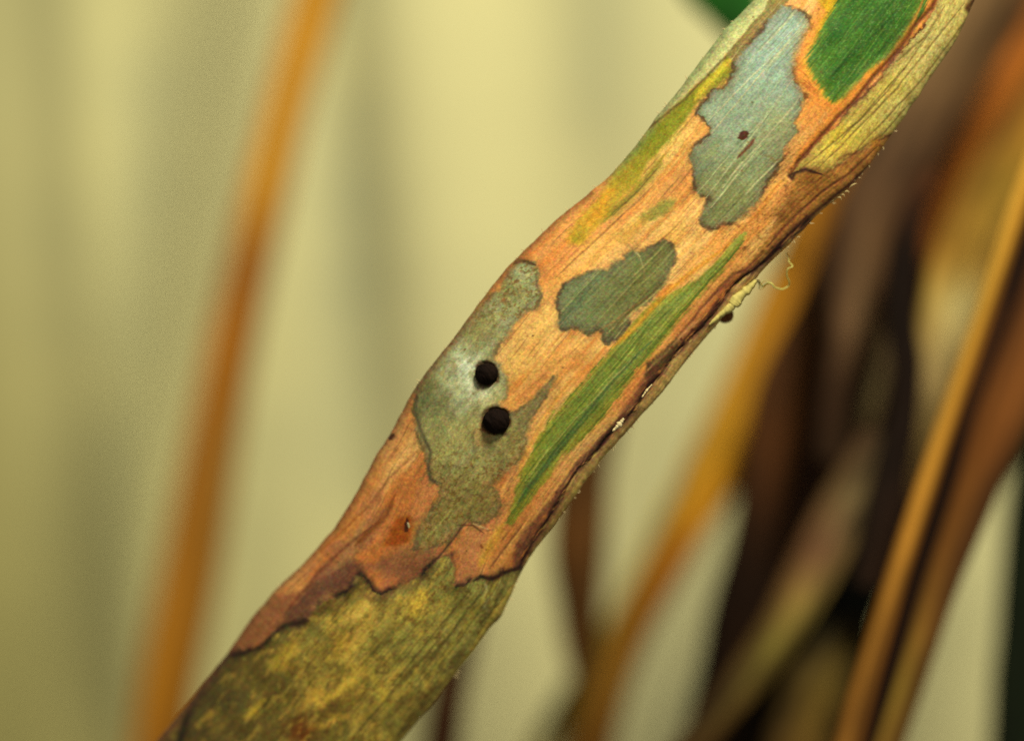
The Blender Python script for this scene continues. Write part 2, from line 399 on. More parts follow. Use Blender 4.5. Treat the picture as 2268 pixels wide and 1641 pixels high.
stp = fbm(SS / 7, WA / 5, 40, 4)
blend(smooth(.52, .68, stp) * .65 * m3 * np.clip(smooth(940, 1060, PY) + smooth(740, 680, PY) * .8 + smooth(1120, 1160, PX) * .5, .15, 1), (104, 74, 32))
blend(smooth(.56, .7, fbm(SS / 9 + 7, WA / 6, 43, 4)) * .4 * m3, (176, 164, 96))
stroke(R('C', [(450, 470), (440, 600), (460, 700), (505, 800), (535, 860), (522, 950), (535, 1030), (600, 1050)]), 4.5, (70, 62, 46), .75)
stroke(R('C', [(730, 270), (760, 320), (790, 400), (780, 500)]), 15, (214, 216, 188), .6, W=W_RAG)
stroke(R('C', [(712, 270), (750, 300)]), 6, (226, 226, 200), .6, W=W_RAG); stroke(R('C', [(785, 470), (780, 530)]), 6, (216, 214, 182), .6, W=W_RAG)
blob(1030, 800, 30, (196, 206, 180), .75, m3); blob(1068, 868, 22, (204, 208, 176), .7, m3); blob(1010, 880, 34, (176, 186, 150), .6, m3)
stroke(R('C', [(640, 1000), (760, 880), (870, 800), (1000, 720)]), 7, (168, 170, 122), .45)
stroke(R('C', [(1000, 400), (1010, 480), (985, 530)]), 3, (118, 110, 70), .6)
fill(R('C', [(960, 545), (1040, 530), (1080, 560), (1050, 610), (980, 600)]), (222, 160, 86), 6, W_FINE, .8)
fill(R('C', [(800, 720), (850, 660), (930, 700), (930, 760), (860, 830), (800, 830)]), (178, 146, 88), 7, W_RAG, .7)
stroke(R('C', [(810, 700), (795, 760), (800, 850)]), 2, (110, 100, 66), .6)
stroke(R('C', [(820, 720), (880, 725), (900, 750)]), 2.5, (120, 60, 26), .7); stroke(R('C', [(840, 690), (870, 740)]), 2, (130, 64, 30), .6)
stroke(R('C', [(690, 1190), (600, 1290), (500, 1400)]), 2.2, (178, 164, 88), .8)
stroke(R('B', [(0, 900), (30, 885)]), 7, (140, 70, 30), .6)
# dark top border at the stem edge
stroke(R('B', [(80, 668), (110, 640), (160, 648), (215, 670)]), 5, (64, 44, 26), .85)
stroke(R('B', [(222, 700), (222, 790), (250, 860), (225, 905)]), 3, (84, 66, 44), .6)
# brown-grey tongue
fill(R('C', [(1330, 370), (1240, 440), (1120, 580), (1060, 700), (1130, 700), (1180, 600), (1270, 470)]), (128, 112, 70), 7, W_FINE, .6)

# green spindle
L4 = R('B', [(1505, 480), (1440, 520), (1380, 600), (1300, 690), (1180, 780), (1080, 840), (960, 885), (870, 980), (800, 1070), (700, 1180), (640, 1250), (520, 1380), (400, 1520), (300, 1640)]) + \
     R('C', [(1300, 600), (1210, 750), (1120, 940), (1075, 1060), (1035, 1190), (1005, 1300), (1030, 1300), (1110, 1200), (1210, 1060), (1330, 905), (1450, 785), (1600, 645), (1700, 510), (1780, 405), (1850, 305), (1950, 200), (2100, 10)]) + \
     R('B', [(1250, 840), (1380, 700), (1470, 580)])
fill(L4, (134, 144, 66), 7, W_FINE, 1, c2=(118, 128, 48), grad=((1500, 680), (1250, 1000)), pid=6, lseed=10, fibre=8)
m6 = (ID == 6)
sd4 = poly(L4, 3, W_FINE)
blend(smooth(24, 0, sd4) * m6 * .7, (146, 136, 44))
blend(smooth(.56, .72, fbm(WA / 5, SS / 300, 145, 3)) * .6 * m6, (160, 164, 76))
blend(smooth(.5, .66, fbm(WA / 4, SS / 240, 45, 3)) * .6 * m6, (72, 92, 34))
stroke(R('C', [(1900, 170), (1700, 370), (1560, 540), (1420, 720), (1300, 870), (1150, 1060), (1080, 1160)]), 7, (62, 88, 54), .6)
stroke(R('C', [(1750, 200), (1560, 400), (1420, 560), (1290, 760)]), 9, (104, 116, 48), .5)
stroke(R('C', [(1800, 260), (1620, 450), (1420, 670), (1250, 860), (1120, 1040)]), 1.8, (186, 176, 96), .6, depth=.02)
stroke(R('B', [(1380, 640), (1200, 800), (1000, 960), (800, 1130)]), 8, (92, 112, 50), .4)
stroke(R('B', [(1060, 940), (1000, 990), (880, 1100), (820, 1200)]), 2.5, (70, 78, 34), .5)
stroke(R('C', [(1440, 620), (1300, 760), (1190, 900)]), 8, (128, 140, 58), .5)
# yellow-orange line up its left side
stroke(R('B', [(1420, 540), (1200, 700), (1050, 820), (940, 930), (860, 1030), (760, 1120), (690, 1180)]), 6, (214, 142, 40), .7)
stroke(R('B', [(960, 870), (1060, 790)]), 6, (180, 96, 26), .5)
stroke(R('C', [(980, 1310), (900, 1440), (840, 1560)]), 12, (216, 164, 62), .7)
stroke(R('C', [(1560, 300), (1380, 440), (1240, 640), (1150, 820), (1060, 1020)]), 6, (216, 146, 66), .6)

# bright green patch, upper right, with yellow and orange halo
L5 = R('A', [(1150, -140), (1700, -140), (1650, 10), (1640, 70), (1575, 190), (1450, 350), (1310, 440), (1235, 530), (1155, 610), (1090, 625), (1030, 590), (985, 510), (935, 440), (922, 360), (950, 300), (1000, 215), (1060, 100), (1110, 0)])
sd5 = poly(L5, 4, W_FINE)
blend(np.exp(-((sd5 + 14) / 16) ** 2) * .75, (226, 142, 60))
blend(smooth(-14, -2, sd5) * .8 * (sd5 < 20), (212, 164, 54))
fill(R('A', [(960, -60), (1220, -60), (1170, 20), (1080, 120), (1010, 240), (985, 190), (1040, 80)]), (196, 158, 30), 9, W_FINE, .9)
fill(L5, (58, 98, 30), 9, W_FINE, 1, pid=7, lseed=12, fibre=13)
m7 = (ID == 7)
blend(smooth(34, 2, sd5) * m7 * .55, (112, 132, 44))
blob(1800, 110, 30, (104, 146, 66), .5, m7); blob(1900, 40, 60, (60, 104, 34), .5, m7); blob(1850, 70, 26, (36, 82, 34), .6, m7)
blend(smooth(.46, .66, fbm(WA / 4, SS / 260, 47, 3)) * .55 * m7, (46, 86, 34))
blend(smooth(.56, .75, fbm(WA / 3, SS / 180, 48, 3)) * .5 * m7, (92, 128, 48))
for a, b in [((1500, 60), (1040, 500)), ((1190, 340), (1080, 470)), ((1420, 0), (1200, 200)), ((1620, 60), (1150, 560))]:
    stroke(R('A', [a, b]), 4, (40, 76, 30), .6)
rg = random.Random(4)
blend(smooth(.70, .80, fbm(SS / 4, WA / 4, 49, 3)) * .3 * m7, (150, 186, 116))
for k in range(130):         # short pale fuzz, mostly along the veins
    x = rg.uniform(930, 1560); y = rg.uniform(0, 590)
    L_ = rg.uniform(6, 26); an = rg.gauss(-.9, .5)
    m = R('A', [(x, y), (x + L_ * math.cos(an), y + L_ * math.sin(an))])
    bx = sub(m, 12); dd, _, _ = seg_dist(PX[bx], PY[bx], m, False)
    A = np.zeros(PX.shape); A[bx] = np.exp(-(dd / 1.2) ** 2) * .3; blend(A * m7, (150, 178, 108))
# transverse hatch below the patch
stroke(R('A', [(1650, -20), (1560, 190), (1440, 360), (1300, 470), (1180, 600), (1060, 720), (960, 860), (880, 960), (820, 1060)]), 8, (212, 128, 50), .75, W=W_FINE)
blend(smooth(.55, .7, fbm(SS / 5, WA / 40, 55, 2)) * .45 * np.exp(-(np.hypot(PX - 1790, PY - 180) / 30) ** 2), (130, 60, 22))

# cream and yellow overlap on the right
L8 = R('A', [(1770, -120), (1740, 0), (1650, 170), (1500, 330), (1380, 480), (1250, 630), (1100, 790), (970, 900), (885, 985), (832, 1058), (870, 1062), (910, 1050), (960, 1062), (1025, 1082), (1060, 1060), (1100, 1040), (1140, 1010), (1165, 990), (1215, 945), (1280, 920), (1330, 880), (1400, 850),
             (1460, 840), (1600, 700), (1800, 450), (2050, 100), (2250, -150)])
fill(L8, (200, 182, 104), 2.5, W_RAG, 1, c2=(206, 184, 84), grad=((1960, 120), (1850, 330)), pid=8, line=(78, 44, 28), lw=3.6, lop=.8, lseed=14)
m8 = (ID == 8)
blob(1870, 300, 36, (216, 188, 60), .8, m8); blob(1850, 330, 22, (220, 190, 70), .5, m8); blob(1960, 190, 40, (204, 180, 76), .5, m8); blob(2060, 90, 60, (196, 182, 110), .8, m8); blob(1990, 250, 34, (194, 180, 108), .7, m8)
blob(1990, 120, 24, (168, 138, 78), .5, m8); blob(1915, 240, 22, (168, 138, 56), .5, m8)
blend(smooth(.58, .74, fbm(SS / 8, WA / 6, 57, 4)) * .45 * m8, (150, 112, 50))
blend(smooth(.6, .8, fbm(WA / 4, SS / 240, 58, 3)) * .4 * m8, (130, 116, 50))
for a, b, wd in [((2000, 0), (1240, 920), 2.2), ((1900, 20), (980, 1060), 2.4), ((1780, 40), (1480, 380), 3), ((1520, 430), (900, 1040), 2), ((1700, 180), (1100, 900), 2.0), ((2080, 10), (1620, 640), 1.8), ((1560, 640), (1150, 1000), 2)]:
    mx, my = (a[0] + b[0]) / 2 + 25, (a[1] + b[1]) / 2 + 25
    stroke(R('A', [a, (mx, my), b]), wd, (104, 84, 44), .65, depth=-.02)
# the fold line that bounds it
FOLD = R('A', [(1800, -120), (1720, 0), (1690, 60), (1600, 150), (1480, 330), (1330, 480), (1220, 620), (1080, 770), (960, 900), (870, 1000), (815, 1100)])
stroke(FOLD, 5, (94, 44, 24), .85, depth=-.10)
stroke(R('A', [(1960, 0), (1920, 50), (1940, 70)]), 7, (72, 34, 18), .85)

# brown tissue below it
fill(R('A', [(830, 1070), (910, 1055), (1000, 1085), (1100, 1045), (1180, 980), (1290, 925), (1460, 840), (1400, 960), (1240, 1130), (1000, 1330), (820, 1500), (620, 1700), (560, 1650), (700, 1430), (790, 1260), (840, 1160)]), (172, 116, 56), 6, W_RAG, .85)
blob(1800, 400, 34, (132, 84, 36), .8); blob(1755, 455, 22, (104, 62, 28), .7, W=W_RAG); blob(1730, 480, 16, (110, 66, 30), .7, W=W_RAG); blob(1900, 370, 28, (176, 116, 60), .6); blob(1940, 330, 14, (200, 130, 50), .7)
blend(smooth(.58, .74, fbm(SS / 9, WA / 5, 60, 4)) * .5 * smooth(40, 10, np.abs(UU - .62) * 60) * (SS > 550) * (SS < 850) * (ID == 0), (110, 64, 30))
stroke(R('A', [(865, 1060), (815, 1090), (830, 1110), (850, 1070), (910, 1050), (1020, 1085)]), 4.5, (50, 26, 20), .9)
stroke(R('A', [(1360, 910), (1180, 1080), (1000, 1200), (860, 1330), (760, 1430), (680, 1530)]), 3.2, (98, 50, 34), .8, depth=-.05)
stroke(R('A', [(1300, 1030), (1180, 1150), (1000, 1290), (820, 1450), (640, 1641)]), 3.8, (76, 36, 30), .85, depth=-.08)
stroke(R('A', [(1200, 1160), (1080, 1260), (900, 1410), (700, 1600)]), 6, (206, 168, 104), .8)
stroke(R('A', [(760, 1120), (700, 1200), (640, 1300), (560, 1380)]), 5, (216, 140, 60), .7)
stroke(R('A', [(1110, 1000), (1160, 960), (1250, 950), (1310, 900)]), 4, (112, 70, 34), .6)

# groove and straw margin down the right side
G1 = R('B', [(1900, 390), (1780, 500), (1640, 640), (1560, 700), (1440, 790), (1390, 850), (1360, 900), (1300, 980), (1200, 1090)]) + R('C', [(2060, 230), (1960, 360), (1880, 450), (1850, 500), (1800, 590), (1740, 650), (1640, 740), (1560, 850), (1450, 950), (1390, 1050), (1300, 1200), (1220, 1330), (1160, 1420), (1100, 1530), (1060, 1640)]) + \
     R('D', [(2180, 700), (2080, 830), (2040, 900), (1960, 1030), (1850, 1190), (1720, 1360), (1600, 1500), (1480, 1641), (1400, 1760)])
sg = poly(G1 + [(1000, 2000), (1900, 2000), (2300, 1000), (2000, 420)], 3, W_FINE, pad=200)
mg = (sg > 1) & (SS < 640)
blend(smooth(0, 4, sg) * (SS < 640), np.array((196, 160, 92.)))
blend(smooth(.5, .7, fbm(WA / 3, SS / 60, 62, 3)) * .5 * mg, (140, 98, 50))
blend(smooth(.55, .7, fbm(WA / 4, SS / 90, 63, 3)) * .5 * mg, (214, 186, 110))
blend(smooth(100, -200, SS) * .5 * mg, (168, 140, 62))
blend(smooth(-420, -600, SS) * .6 * mg, (120, 92, 40))
ID[mg] = 9
HGT[mg] -= .12
stroke(G1, 13, (108, 62, 54), .55, taper=False, streak=.4)
stroke(G1, 8, (62, 32, 26), .92, depth=-.12, taper=False, streak=.35)
stroke(G1, 3, (34, 16, 12), .8, taper=False, streak=.2)
stroke(R('B', [(1620, 600), (1500, 710), (1440, 690 + 40), (1380, 800), (1300, 880), (1230, 950), (1150, 1060), (1060, 1170), (980, 1280), (900, 1380)]), 4, (112, 62, 48), .7, depth=-.05)
fill(R('B', [(1100, 1130), (1000, 1200), (930, 1270), (885, 1350), (910, 1390), (960, 1340), (1040, 1270), (1100, 1190)]), (66, 52, 32), 6, W_RAG, .85)
stroke(R('C', [(2060, 180), (1960, 260), (1890, 340), (1870, 380)]), 6, (70, 50, 34), .5, W=W_RAG)
stroke(R('C', [(1950, 300), (1860, 420), (1800, 520), (1680, 680)]), 7, (110, 62, 52), .6)
stroke(R('C', [(1600, 740), (1480, 880), (1380, 1010), (1280, 1150), (1160, 1320), (1060, 1450)]), 10, (122, 76, 62), .75, streak=.5)
stroke(R('C', [(1640, 700), (1420, 920), (1300, 1100), (1180, 1250), (1060, 1390), (950, 1520)]), 5, (222, 164, 92), .7)
stroke(R('C', [(1120, 1290), (1000, 1440), (900, 1580)]), 2.4, (112, 66, 40), .7, depth=-.02)
stroke(R('C', [(1060, 1300), (960, 1420)]), 2, (130, 80, 44), .6)
stroke(R('C', [(2200, 30), (2100, 130), (2000, 230), (1880, 350)]), 5, (208, 160, 108), .5)
for x, y in [(2150, 100), (2080, 160), (1310, 1105), (2020, 210)]:
    stroke(R('C', [(x, y), (x + 12, y + 4)]), 4, (92, 44, 30), .8)
# grey bruise just over the bottom lesion on the right
fill(R('C', [(1180, 1320), (1100, 1440), (1040, 1560), (950, 1640), (1050, 1640), (1120, 1500), (1200, 1360)]), (88, 54, 50), 12, W_SOFT, .8)

# big bottom lesion
L7 = R('D', [(180, 1330), (300, 1200), (400, 1125), (470, 1100), (560, 1098), (650, 1058), (720, 985), (800, 935), (870, 915), (950, 885), (1020, 805), (1080, 755), (1160, 722), (1210, 668), (1262, 612), (1300, 640), (1330, 720), (1400, 735), (1480, 700), (1550, 664), (1620, 632), (1680, 582), (1755, 500), (1812, 490),
             (1835, 560), (1842, 640), (1850, 695), (1905, 680), (1960, 652), (2010, 622), (2080, 640), (2150, 602), (2260, 570), (2330, 620), (2200, 900), (1500, 1900), (-600, 2600), (-300, 1900), (-60, 1641)])
fill(L7, (178, 154, 68), 4, W_RAG, 1, pid=10, line=(44, 32, 28), lw=9, lop=.95, lseed=16)
m10 = (ID == 10) & (sg <= 1)
ID[(ID == 10) & mg] = 9
blend((ID == 10) * smooth(900, 1050, PX) * .6, (138, 136, 70))
mot = fbm(SS / 95 + WA / 200, WA / 34, 66, 3)
blend(smooth(.56, .72, mot) * .45 * m10 * smooth(1080, 900, PX), (222, 184, 72))
blend(smooth(900, 1010, PX) * m10 * .5, (158, 148, 80))
blend(smooth(.50, .40, mot) * .7 * m10 * smooth(1000, 800, PX + (1500 - PY) * .4), (98, 84, 34))
mot2 = fbm(SS / 50 + 5, WA / 20, 68, 4)
blend(smooth(.55, .68, mot2) * .35 * m10, (92, 70, 28)); blend(smooth(.44, .34, mot2) * .35 * m10, (146, 142, 74))
blend(smooth(.62, .74, fbm(SS / 11, WA / 8, 69, 3)) * .5 * m10, (96, 66, 24))
blend(smooth(.56, .7, fbm(WA / 3.5, SS / 170, 169, 3)) * .5 * m10 * smooth(820, 980, PX), (84, 78, 36))
blend(smooth(800, 480, PX) * m10 * .55, (104, 90, 40))
blend(smooth(.6, .78, fbm(WA / 5, SS / 120, 70, 3)) * .5 * m10, (94, 92, 44))
for x, y, r, c, o in [(925, 1340, 26, (222, 182, 64), .8), (800, 1350, 30, (216, 178, 74), .8), (760, 1420, 22, (204, 160, 56), .7), (640, 1470, 22, (200, 164, 56), .7), (780, 1520, 34, (198, 152, 54), .75), (720, 1560, 28, (190, 140, 52), .6), (560, 1580, 14, (206, 170, 60), .7),
                        (470, 1540, 40, (84, 72, 36), .8), (600, 1530, 40, (96, 80, 32), .7), (450, 1600, 40, (84, 74, 34), .6), (660, 1600, 40, (88, 62, 26), .6), (840, 1300, 20, (136, 100, 56), .6),
                        (900, 1430, 50, (134, 132, 66), .5), (1020, 1350, 40, (144, 136, 60), .5), (860, 1560, 26, (186, 156, 54), .5)]:
    blob(x, y, r, c, o, m10, W=W_RAG)
blend(smooth(720, 420, PX) * m10 * .6 * smooth(.35, .6, fbm(SS / 60, WA / 30, 180, 3)), (66, 54, 28))
def smear(pts, wd, c, o):
    pts = R('D', pts); bx = sub(pts, 80)
    d_, _, _ = seg_dist(W_BIG[0][bx], W_BIG[1][bx], pts, False)
    A = np.zeros(PX.shape); A[bx] = smooth(wd * .8, wd * .05, d_) * o * (.55 + .9 * (fbm(SS[bx] / 24, WA[bx] / 9, 192, 3) - .2)); blend(A * m10, c)
W_BIG = warped(9, 26, 191)
for pts, wd, c, o in [([(560, 1230), (780, 1280)], 44, (96, 82, 36), .7), ([(330, 1330), (520, 1400)], 52, (84, 76, 40), .7), ([(520, 1570), (820, 1540)], 44, (92, 74, 32), .7), ([(1090, 1170), (1220, 1250)], 32, (104, 92, 40), .7),
                      ([(950, 950), (1030, 1010)], 26, (122, 112, 52), .7), ([(1240, 1330), (1320, 1440)], 42, (106, 90, 40), .7), ([(1020, 1470), (1110, 1420)], 28, (96, 74, 34), .7), ([(850, 1200), (980, 1190)], 34, (106, 84, 36), .7), ([(1300, 740), (1440, 730)], 26, (130, 98, 56), .7),
                      ([(700, 1420), (820, 1380)], 34, (108, 94, 40), .6), ([(1400, 1500), (1500, 1420)], 40, (112, 98, 46), .6), ([(1560, 880), (1600, 920)], 14, (104, 74, 36), .7), ([(1450, 1050), (1500, 1080)], 22, (124, 112, 56), .6),
                      ([(1590, 840), (1650, 720)], 24, (228, 190, 72), .9), ([(1190, 900), (1300, 800), (1340, 830)], 32, (222, 186, 88), .9), ([(1220, 1000), (1340, 880)], 28, (216, 176, 80), .85), ([(1070, 1130), (1190, 1010)], 20, (208, 168, 66), .85),
                      ([(730, 1170), (840, 1050)], 28, (208, 172, 60), .85), ([(1000, 1400), (1150, 1330), (1270, 1200)], 26, (218, 180, 70), .9), ([(950, 1570), (1180, 1480)], 16, (200, 156, 58), .85), ([(560, 1490), (660, 1390)], 17, (212, 176, 60), .85),
                      ([(1340, 1240), (1410, 1370)], 18, (204, 176, 64), .85), ([(880, 1440), (1000, 1330)], 22, (204, 160, 62), .8), ([(250, 1550), (340, 1470)], 15, (190, 156, 60), .8), ([(1440, 830), (1500, 760)], 18, (206, 172, 70), .75), ([(950, 900), (1060, 880)], 16, (196, 166, 74), .7),
                      ([(620, 1130), (700, 1080)], 14, (190, 150, 66), .7), ([(1700, 900), (1800, 760)], 16, (184, 172, 84), .6), ([(1200, 1560), (1330, 1450)], 14, (180, 146, 56), .6)]:
    smear(pts, wd, c, o)
blob(668, 1625, 30, (104, 48, 14), .9, m10, W=W_FINE)
for a, b in [((690, 1390), (560, 1540)), ((2060, 660), (1600, 1280)), ((1950, 700), (1450, 1300)), ((1760, 1000), (1200, 1641)), ((1250, 560 + 100), (1080, 900)), ((2100, 700), (1700, 1250))]:
    stroke(R('D', [a, b]), 2.6, (70, 60, 30), .5, depth=-.02)
stroke(R('D', [(2040, 640), (2040, 860)]), 5, (196, 190, 146), .5, W=W_RAG)
stroke(R('D', [(2120, 640), (2000, 800), (1880, 980), (1700, 1230)]), 6, (178, 160, 64), .6)
blend(smooth(.55, .70, fbm(SS / 22, WA / 9, 193, 4)) * m10 * .45, (98, 78, 36)); blend(smooth(.58, .72, fbm(SS / 26 + 7, WA / 9, 194, 4)) * m10 * .5 * smooth(1080, 940, PX), (206, 170, 72))
blend(smooth(720, 380, PX) * m10 * .35, (70, 56, 28))
blob(955, 895, 34, (96, 98, 62), .6, m3); blob(975, 960, 24, (112, 112, 70), .5, m3); blob(1060, 1110, 44, (110, 96, 50), .5, m3); blob(1150, 930, 20, (112, 104, 66), .5, m3)
blend(smooth(.54, .68, fbm(SS / 26, WA / 12, 195, 4)) * m3 * .35, (104, 98, 60))
# dark left rim of the lesion and of the stem bottom
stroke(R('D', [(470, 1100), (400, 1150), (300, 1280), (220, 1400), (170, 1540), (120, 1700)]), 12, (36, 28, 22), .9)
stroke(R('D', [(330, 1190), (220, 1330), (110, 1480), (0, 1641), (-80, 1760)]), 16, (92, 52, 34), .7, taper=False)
stroke(R('D', [(420, 1110), (520, 1105), (650, 1060), (720, 985)]), 6, (36, 24, 20), .8)
stroke(R('D', [(730, 975), (800, 925), (880, 910), (940, 895)]), 8, (44, 30, 24), .8)
stroke(R('D', [(2250, 560), (2150, 600), (2080, 635), (2010, 622), (1960, 650)]), 5, (40, 22, 18), .85)
stroke(R('D', [(790, 870), (880, 740), (960, 660), (1000, 600), (1180, 430), (1330, 310)]), 4, (100, 52, 38), .6)
# brown rim along the left edge
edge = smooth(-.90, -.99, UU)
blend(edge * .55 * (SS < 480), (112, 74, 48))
blend(smooth(-.86, -1, UU) * smooth(330, 60, np.abs(SS - 150) * 2) * .0, (0, 0, 0))
# creases and scattered marks
for bx_, by_, br_ in ((1078, 828, 27), (1099, 932, 31)):        # seat of each black ball: painted dark contact shade and a paler raised lip
    d_ = np.hypot(W_FINE[0] - bx_, W_FINE[1] - by_)
    blend(smooth(br_ + 8, br_ - 3, d_ + (fbm(SS / 12, WA / 10, 160, 2) - .5) * 16) * .8, (72, 50, 32)); blend(np.exp(-((d_ - br_ - 9) / 5) ** 2) * .12, (196, 184, 138))
    HGT -= .16 * smooth(br_ + 3, br_ - 8, d_)
stroke(R('D', [(1940, 260), (1850, 370), (1760, 490), (1680, 580)]), 2.4, (70, 52, 40), .85, depth=-.03)
stroke(R('B', [(940, 180), (820, 300), (640, 470), (450, 640), (330, 760)]), 2, (132, 88, 56), .6, depth=-.02)
stroke(R('B', [(980, 60), (860, 200), (700, 360)]), 2.2, (98, 76, 36), .6)
stroke(R('B', [(560, 250), (520, 340), (400, 450)]), 1.6, (168, 110, 60), .5)
stroke(R('B', [(900, 870), (700, 1020), (500, 1150), (100, 1500)]), 2, (168, 108, 62), .4)
stroke(R('D', [(1300, 200), (1180, 310), (1000, 480)]), 3, (150, 78, 32), .5)
stroke(R('C', [(440, 860), (300, 1000), (100, 1250)]), 3.5, (136, 84, 52), .5, depth=-.03)
stroke(R('C', [(700, 1290 + 20), (800, 1310), (860, 1365)]), 2.2, (84, 52, 30), .8); stroke(R('C', [(800, 1300), (890, 1340)]), 1.8, (214, 196, 150), .6)
stroke(R('C', [(843, 1430), (855, 1455)]), 3, (130, 60, 30), .8); stroke(R('C', [(870, 1350), (900, 1340)]), 1.6, (120, 70, 40), .6)
stroke(R('C', [(278, 785), (290, 765), (305, 750)]), 5, (50, 26, 18), .9)
for x, y in [(1350, 335), (660, 185), (745, 220), (1165, 135)]:
    stroke(R('C', [(x, y), (x + 4, y + 6)]), 3.2, (84, 48, 26), .75)
fill(R('D', [(1540, 260), (1560, 290), (1560, 340), (1535, 345), (1532, 300)]), (60, 26, 16), 1.6, W_FINE, .9)
stroke(R('D', [(1556, 285), (1566, 320)]), 2.0, (226, 220, 190), .95)
for k in range(150):       # tiny brown freckles everywhere
    x = rg.uniform(-900, 1300); u = rg.uniform(-.9, .85)
    m = (np.abs(SS - x) < 8) & (np.abs(UU - u) < .06)
    d = np.hypot(SS - x, (UU - u) * 190)
    blend(np.where(m, np.exp(-(d / rg.uniform(1, 2.4)) ** 2) * .6, 0), (98, 58, 30))

# overall fibres, grain
fib = .5 * fbm(WA / 3.2, SS / 90, 100, 3) + .5 * fbm(WA / 8, SS / 220, 101, 3)
IMG *= (1 + .22 * (fib - .5))[..., None]
gr = fbm(SS / 2.6, WA / 2.2, 103, 2)
IMG *= (1 + .30 * (gr - .5))[..., None]
for ch in range(3):
    IMG[..., ch] += (18 if ch < 2 else 12) * (fbm(SS / 3.2, WA / 2.8, 140 + ch, 2) - .5) * 2
IMG = np.where((ID == 0)[..., None], IMG * np.array((.985, .98, .92)), IMG)
IMG = np.clip(IMG, 2, 250)

# --- relief
HW = (RR - RL)[:, None] / 200.0
round_ = np.clip(1 - np.abs(UU) ** 2.5, 0, 1) ** .55
DEP = 0.31 * HW * round_
DEP += .03 * (fbm(WA / 30, SS / 260, 110, 3) - .5) * 2 * round_ + .05 * (fbm(SS / 110, WA / 60, 112, 3) - .5) * 2 * round_
DEP += .003 * np.sin(WA / 200 * 48 * 2 * math.pi / 2 + 1.5 * fbm(SS / 300, WA / 50, 113)) * round_
DEP += .004 * (fbm(WA / 4, SS / 120, 114, 3) - .5) + .42 * HGT * np.clip(round_ * 1.3, 0, 1)
DEP += .004 * (fbm(SS / 6, WA / 5, 115, 3) - .5)
Y0 = 1.7 * smooth(250, -1250, S)[:, None] ** 1.2
YY = Y0 - DEP
k = (D + YY) / D
VX = (PX - 1134) / 100 * k; VZ = (820.5 - PY) / 100 * k
V = np.stack([VX, YY, VZ], -1)
dS = np.gradient(V, axis=0); dU = np.gradient(V, axis=1)
Nn = np.cross(dS, dU); Nn /= np.linalg.norm(Nn, axis=-1, keepdims=True)
if Nn[NS // 2, NU // 2, 1] > 0: Nn = -Nn
idx = np.arange(NS * NU).reshape(NS, NU)
F = np.stack([idx[:-1, :-1], idx[:-1, 1:], idx[1:, 1:], idx[1:, :-1]], -1).reshape(-1, 4)
FID = ID[:-1, :-1].reshape(-1)
COL = (lin(IMG) / GAIN).reshape(-1, 3)
UV = np.stack([UU, SS / 400], -1).reshape(-1, 2)
VF = V.reshape(-1, 3); NF = Nn.reshape(-1, 3)

stem = bpy.data.objects.new('rice_stem', None); C.objects.link(stem)
stem.location = (0, 0, 0)
tag(stem, 'thick tan stem crossing the picture diagonally, sharp, blotched with grey, green and yellow lesions', 'plant stem')
names = {0: ('leaf_sheath', None), 1: ('lesion', 'long blue grey lesion with ragged dark outline near the top'), 2: ('lesion', 'grey green lesion with ragged outline in the middle of the stem'),
         3: ('lesion', 'pale grey olive lesion carrying the two black balls'), 10: ('lesion', 'large mottled yellow and olive lesion at the bottom end'),
         4: ('sheath_margin', 'pale greenish papery margin on the upper left edge'), 5: ('green_strip', 'yellow green strip fading to ochre'),
         6: ('green_strip', 'long dark green spindle shaped strip of living tissue'), 7: ('green_patch', 'bright green patch ringed with orange'),
         8: ('sheath_overlap', 'cream and yellow overlapping fold with dark parallel veins'), 9: ('sheath_margin', 'narrow straw coloured rim beyond the dark groove')}
for pid, (nm, lab) in names.items():
    f = F[FID == pid]
    if not len(f): continue
    used = np.unique(f); re = np.zeros(NS * NU, np.int32); re[used] = np.arange(len(used))
    o = mesh_obj(nm, VF[used], re[f], COL[used], UV[used], M_stem, stem, NF[used])
    if lab: o['label'] = lab
# underside of the stem
nb = 24
ub = np.linspace(-1, 1, nb)
Sb = S[::6]; SSb, UUb = np.meshgrid(Sb, ub, indexing='ij')
RLb, RRb, Y0b = RL[::6, None], RR[::6, None], Y0[::6]
Rb = RLb + (RRb - RLb) * (UUb + 1) / 2
pxb = SSb * ax[0] + Rb * nn[0]; pyb = SSb * ax[1] + Rb * nn[1]
yb_ = Y0b + .31 * (RRb - RLb) / 200 * np.clip(1 - np.abs(UUb) ** 2.5, 0, 1) ** .55 + .004
kb = (D + Y0b) / D
Vb = np.stack([(pxb - 1134) / 100 * kb, yb_, (820.5 - pyb) / 100 * kb], -1).reshape(-1, 3)
ib = np.arange(len(Sb) * nb).reshape(len(Sb), nb)
Fb = np.stack([ib[:-1, :-1], ib[:-1, 1:], ib[1:, 1:], ib[1:, :-1]], -1).reshape(-1, 4)
mesh_obj('sheath_back', Vb, Fb, np.tile(lin((190, 130, 66)) / GAIN, (len(Vb), 1)), np.stack([UUb, SSb / 400], -1).reshape(-1, 2), M_stem, stem)

def surf_y(px, py):
    """depth of the stem's surface under a view point"""
    i = np.argmin((PX - px) ** 2 + (PY - py) ** 2)
    return YY.flat[i]

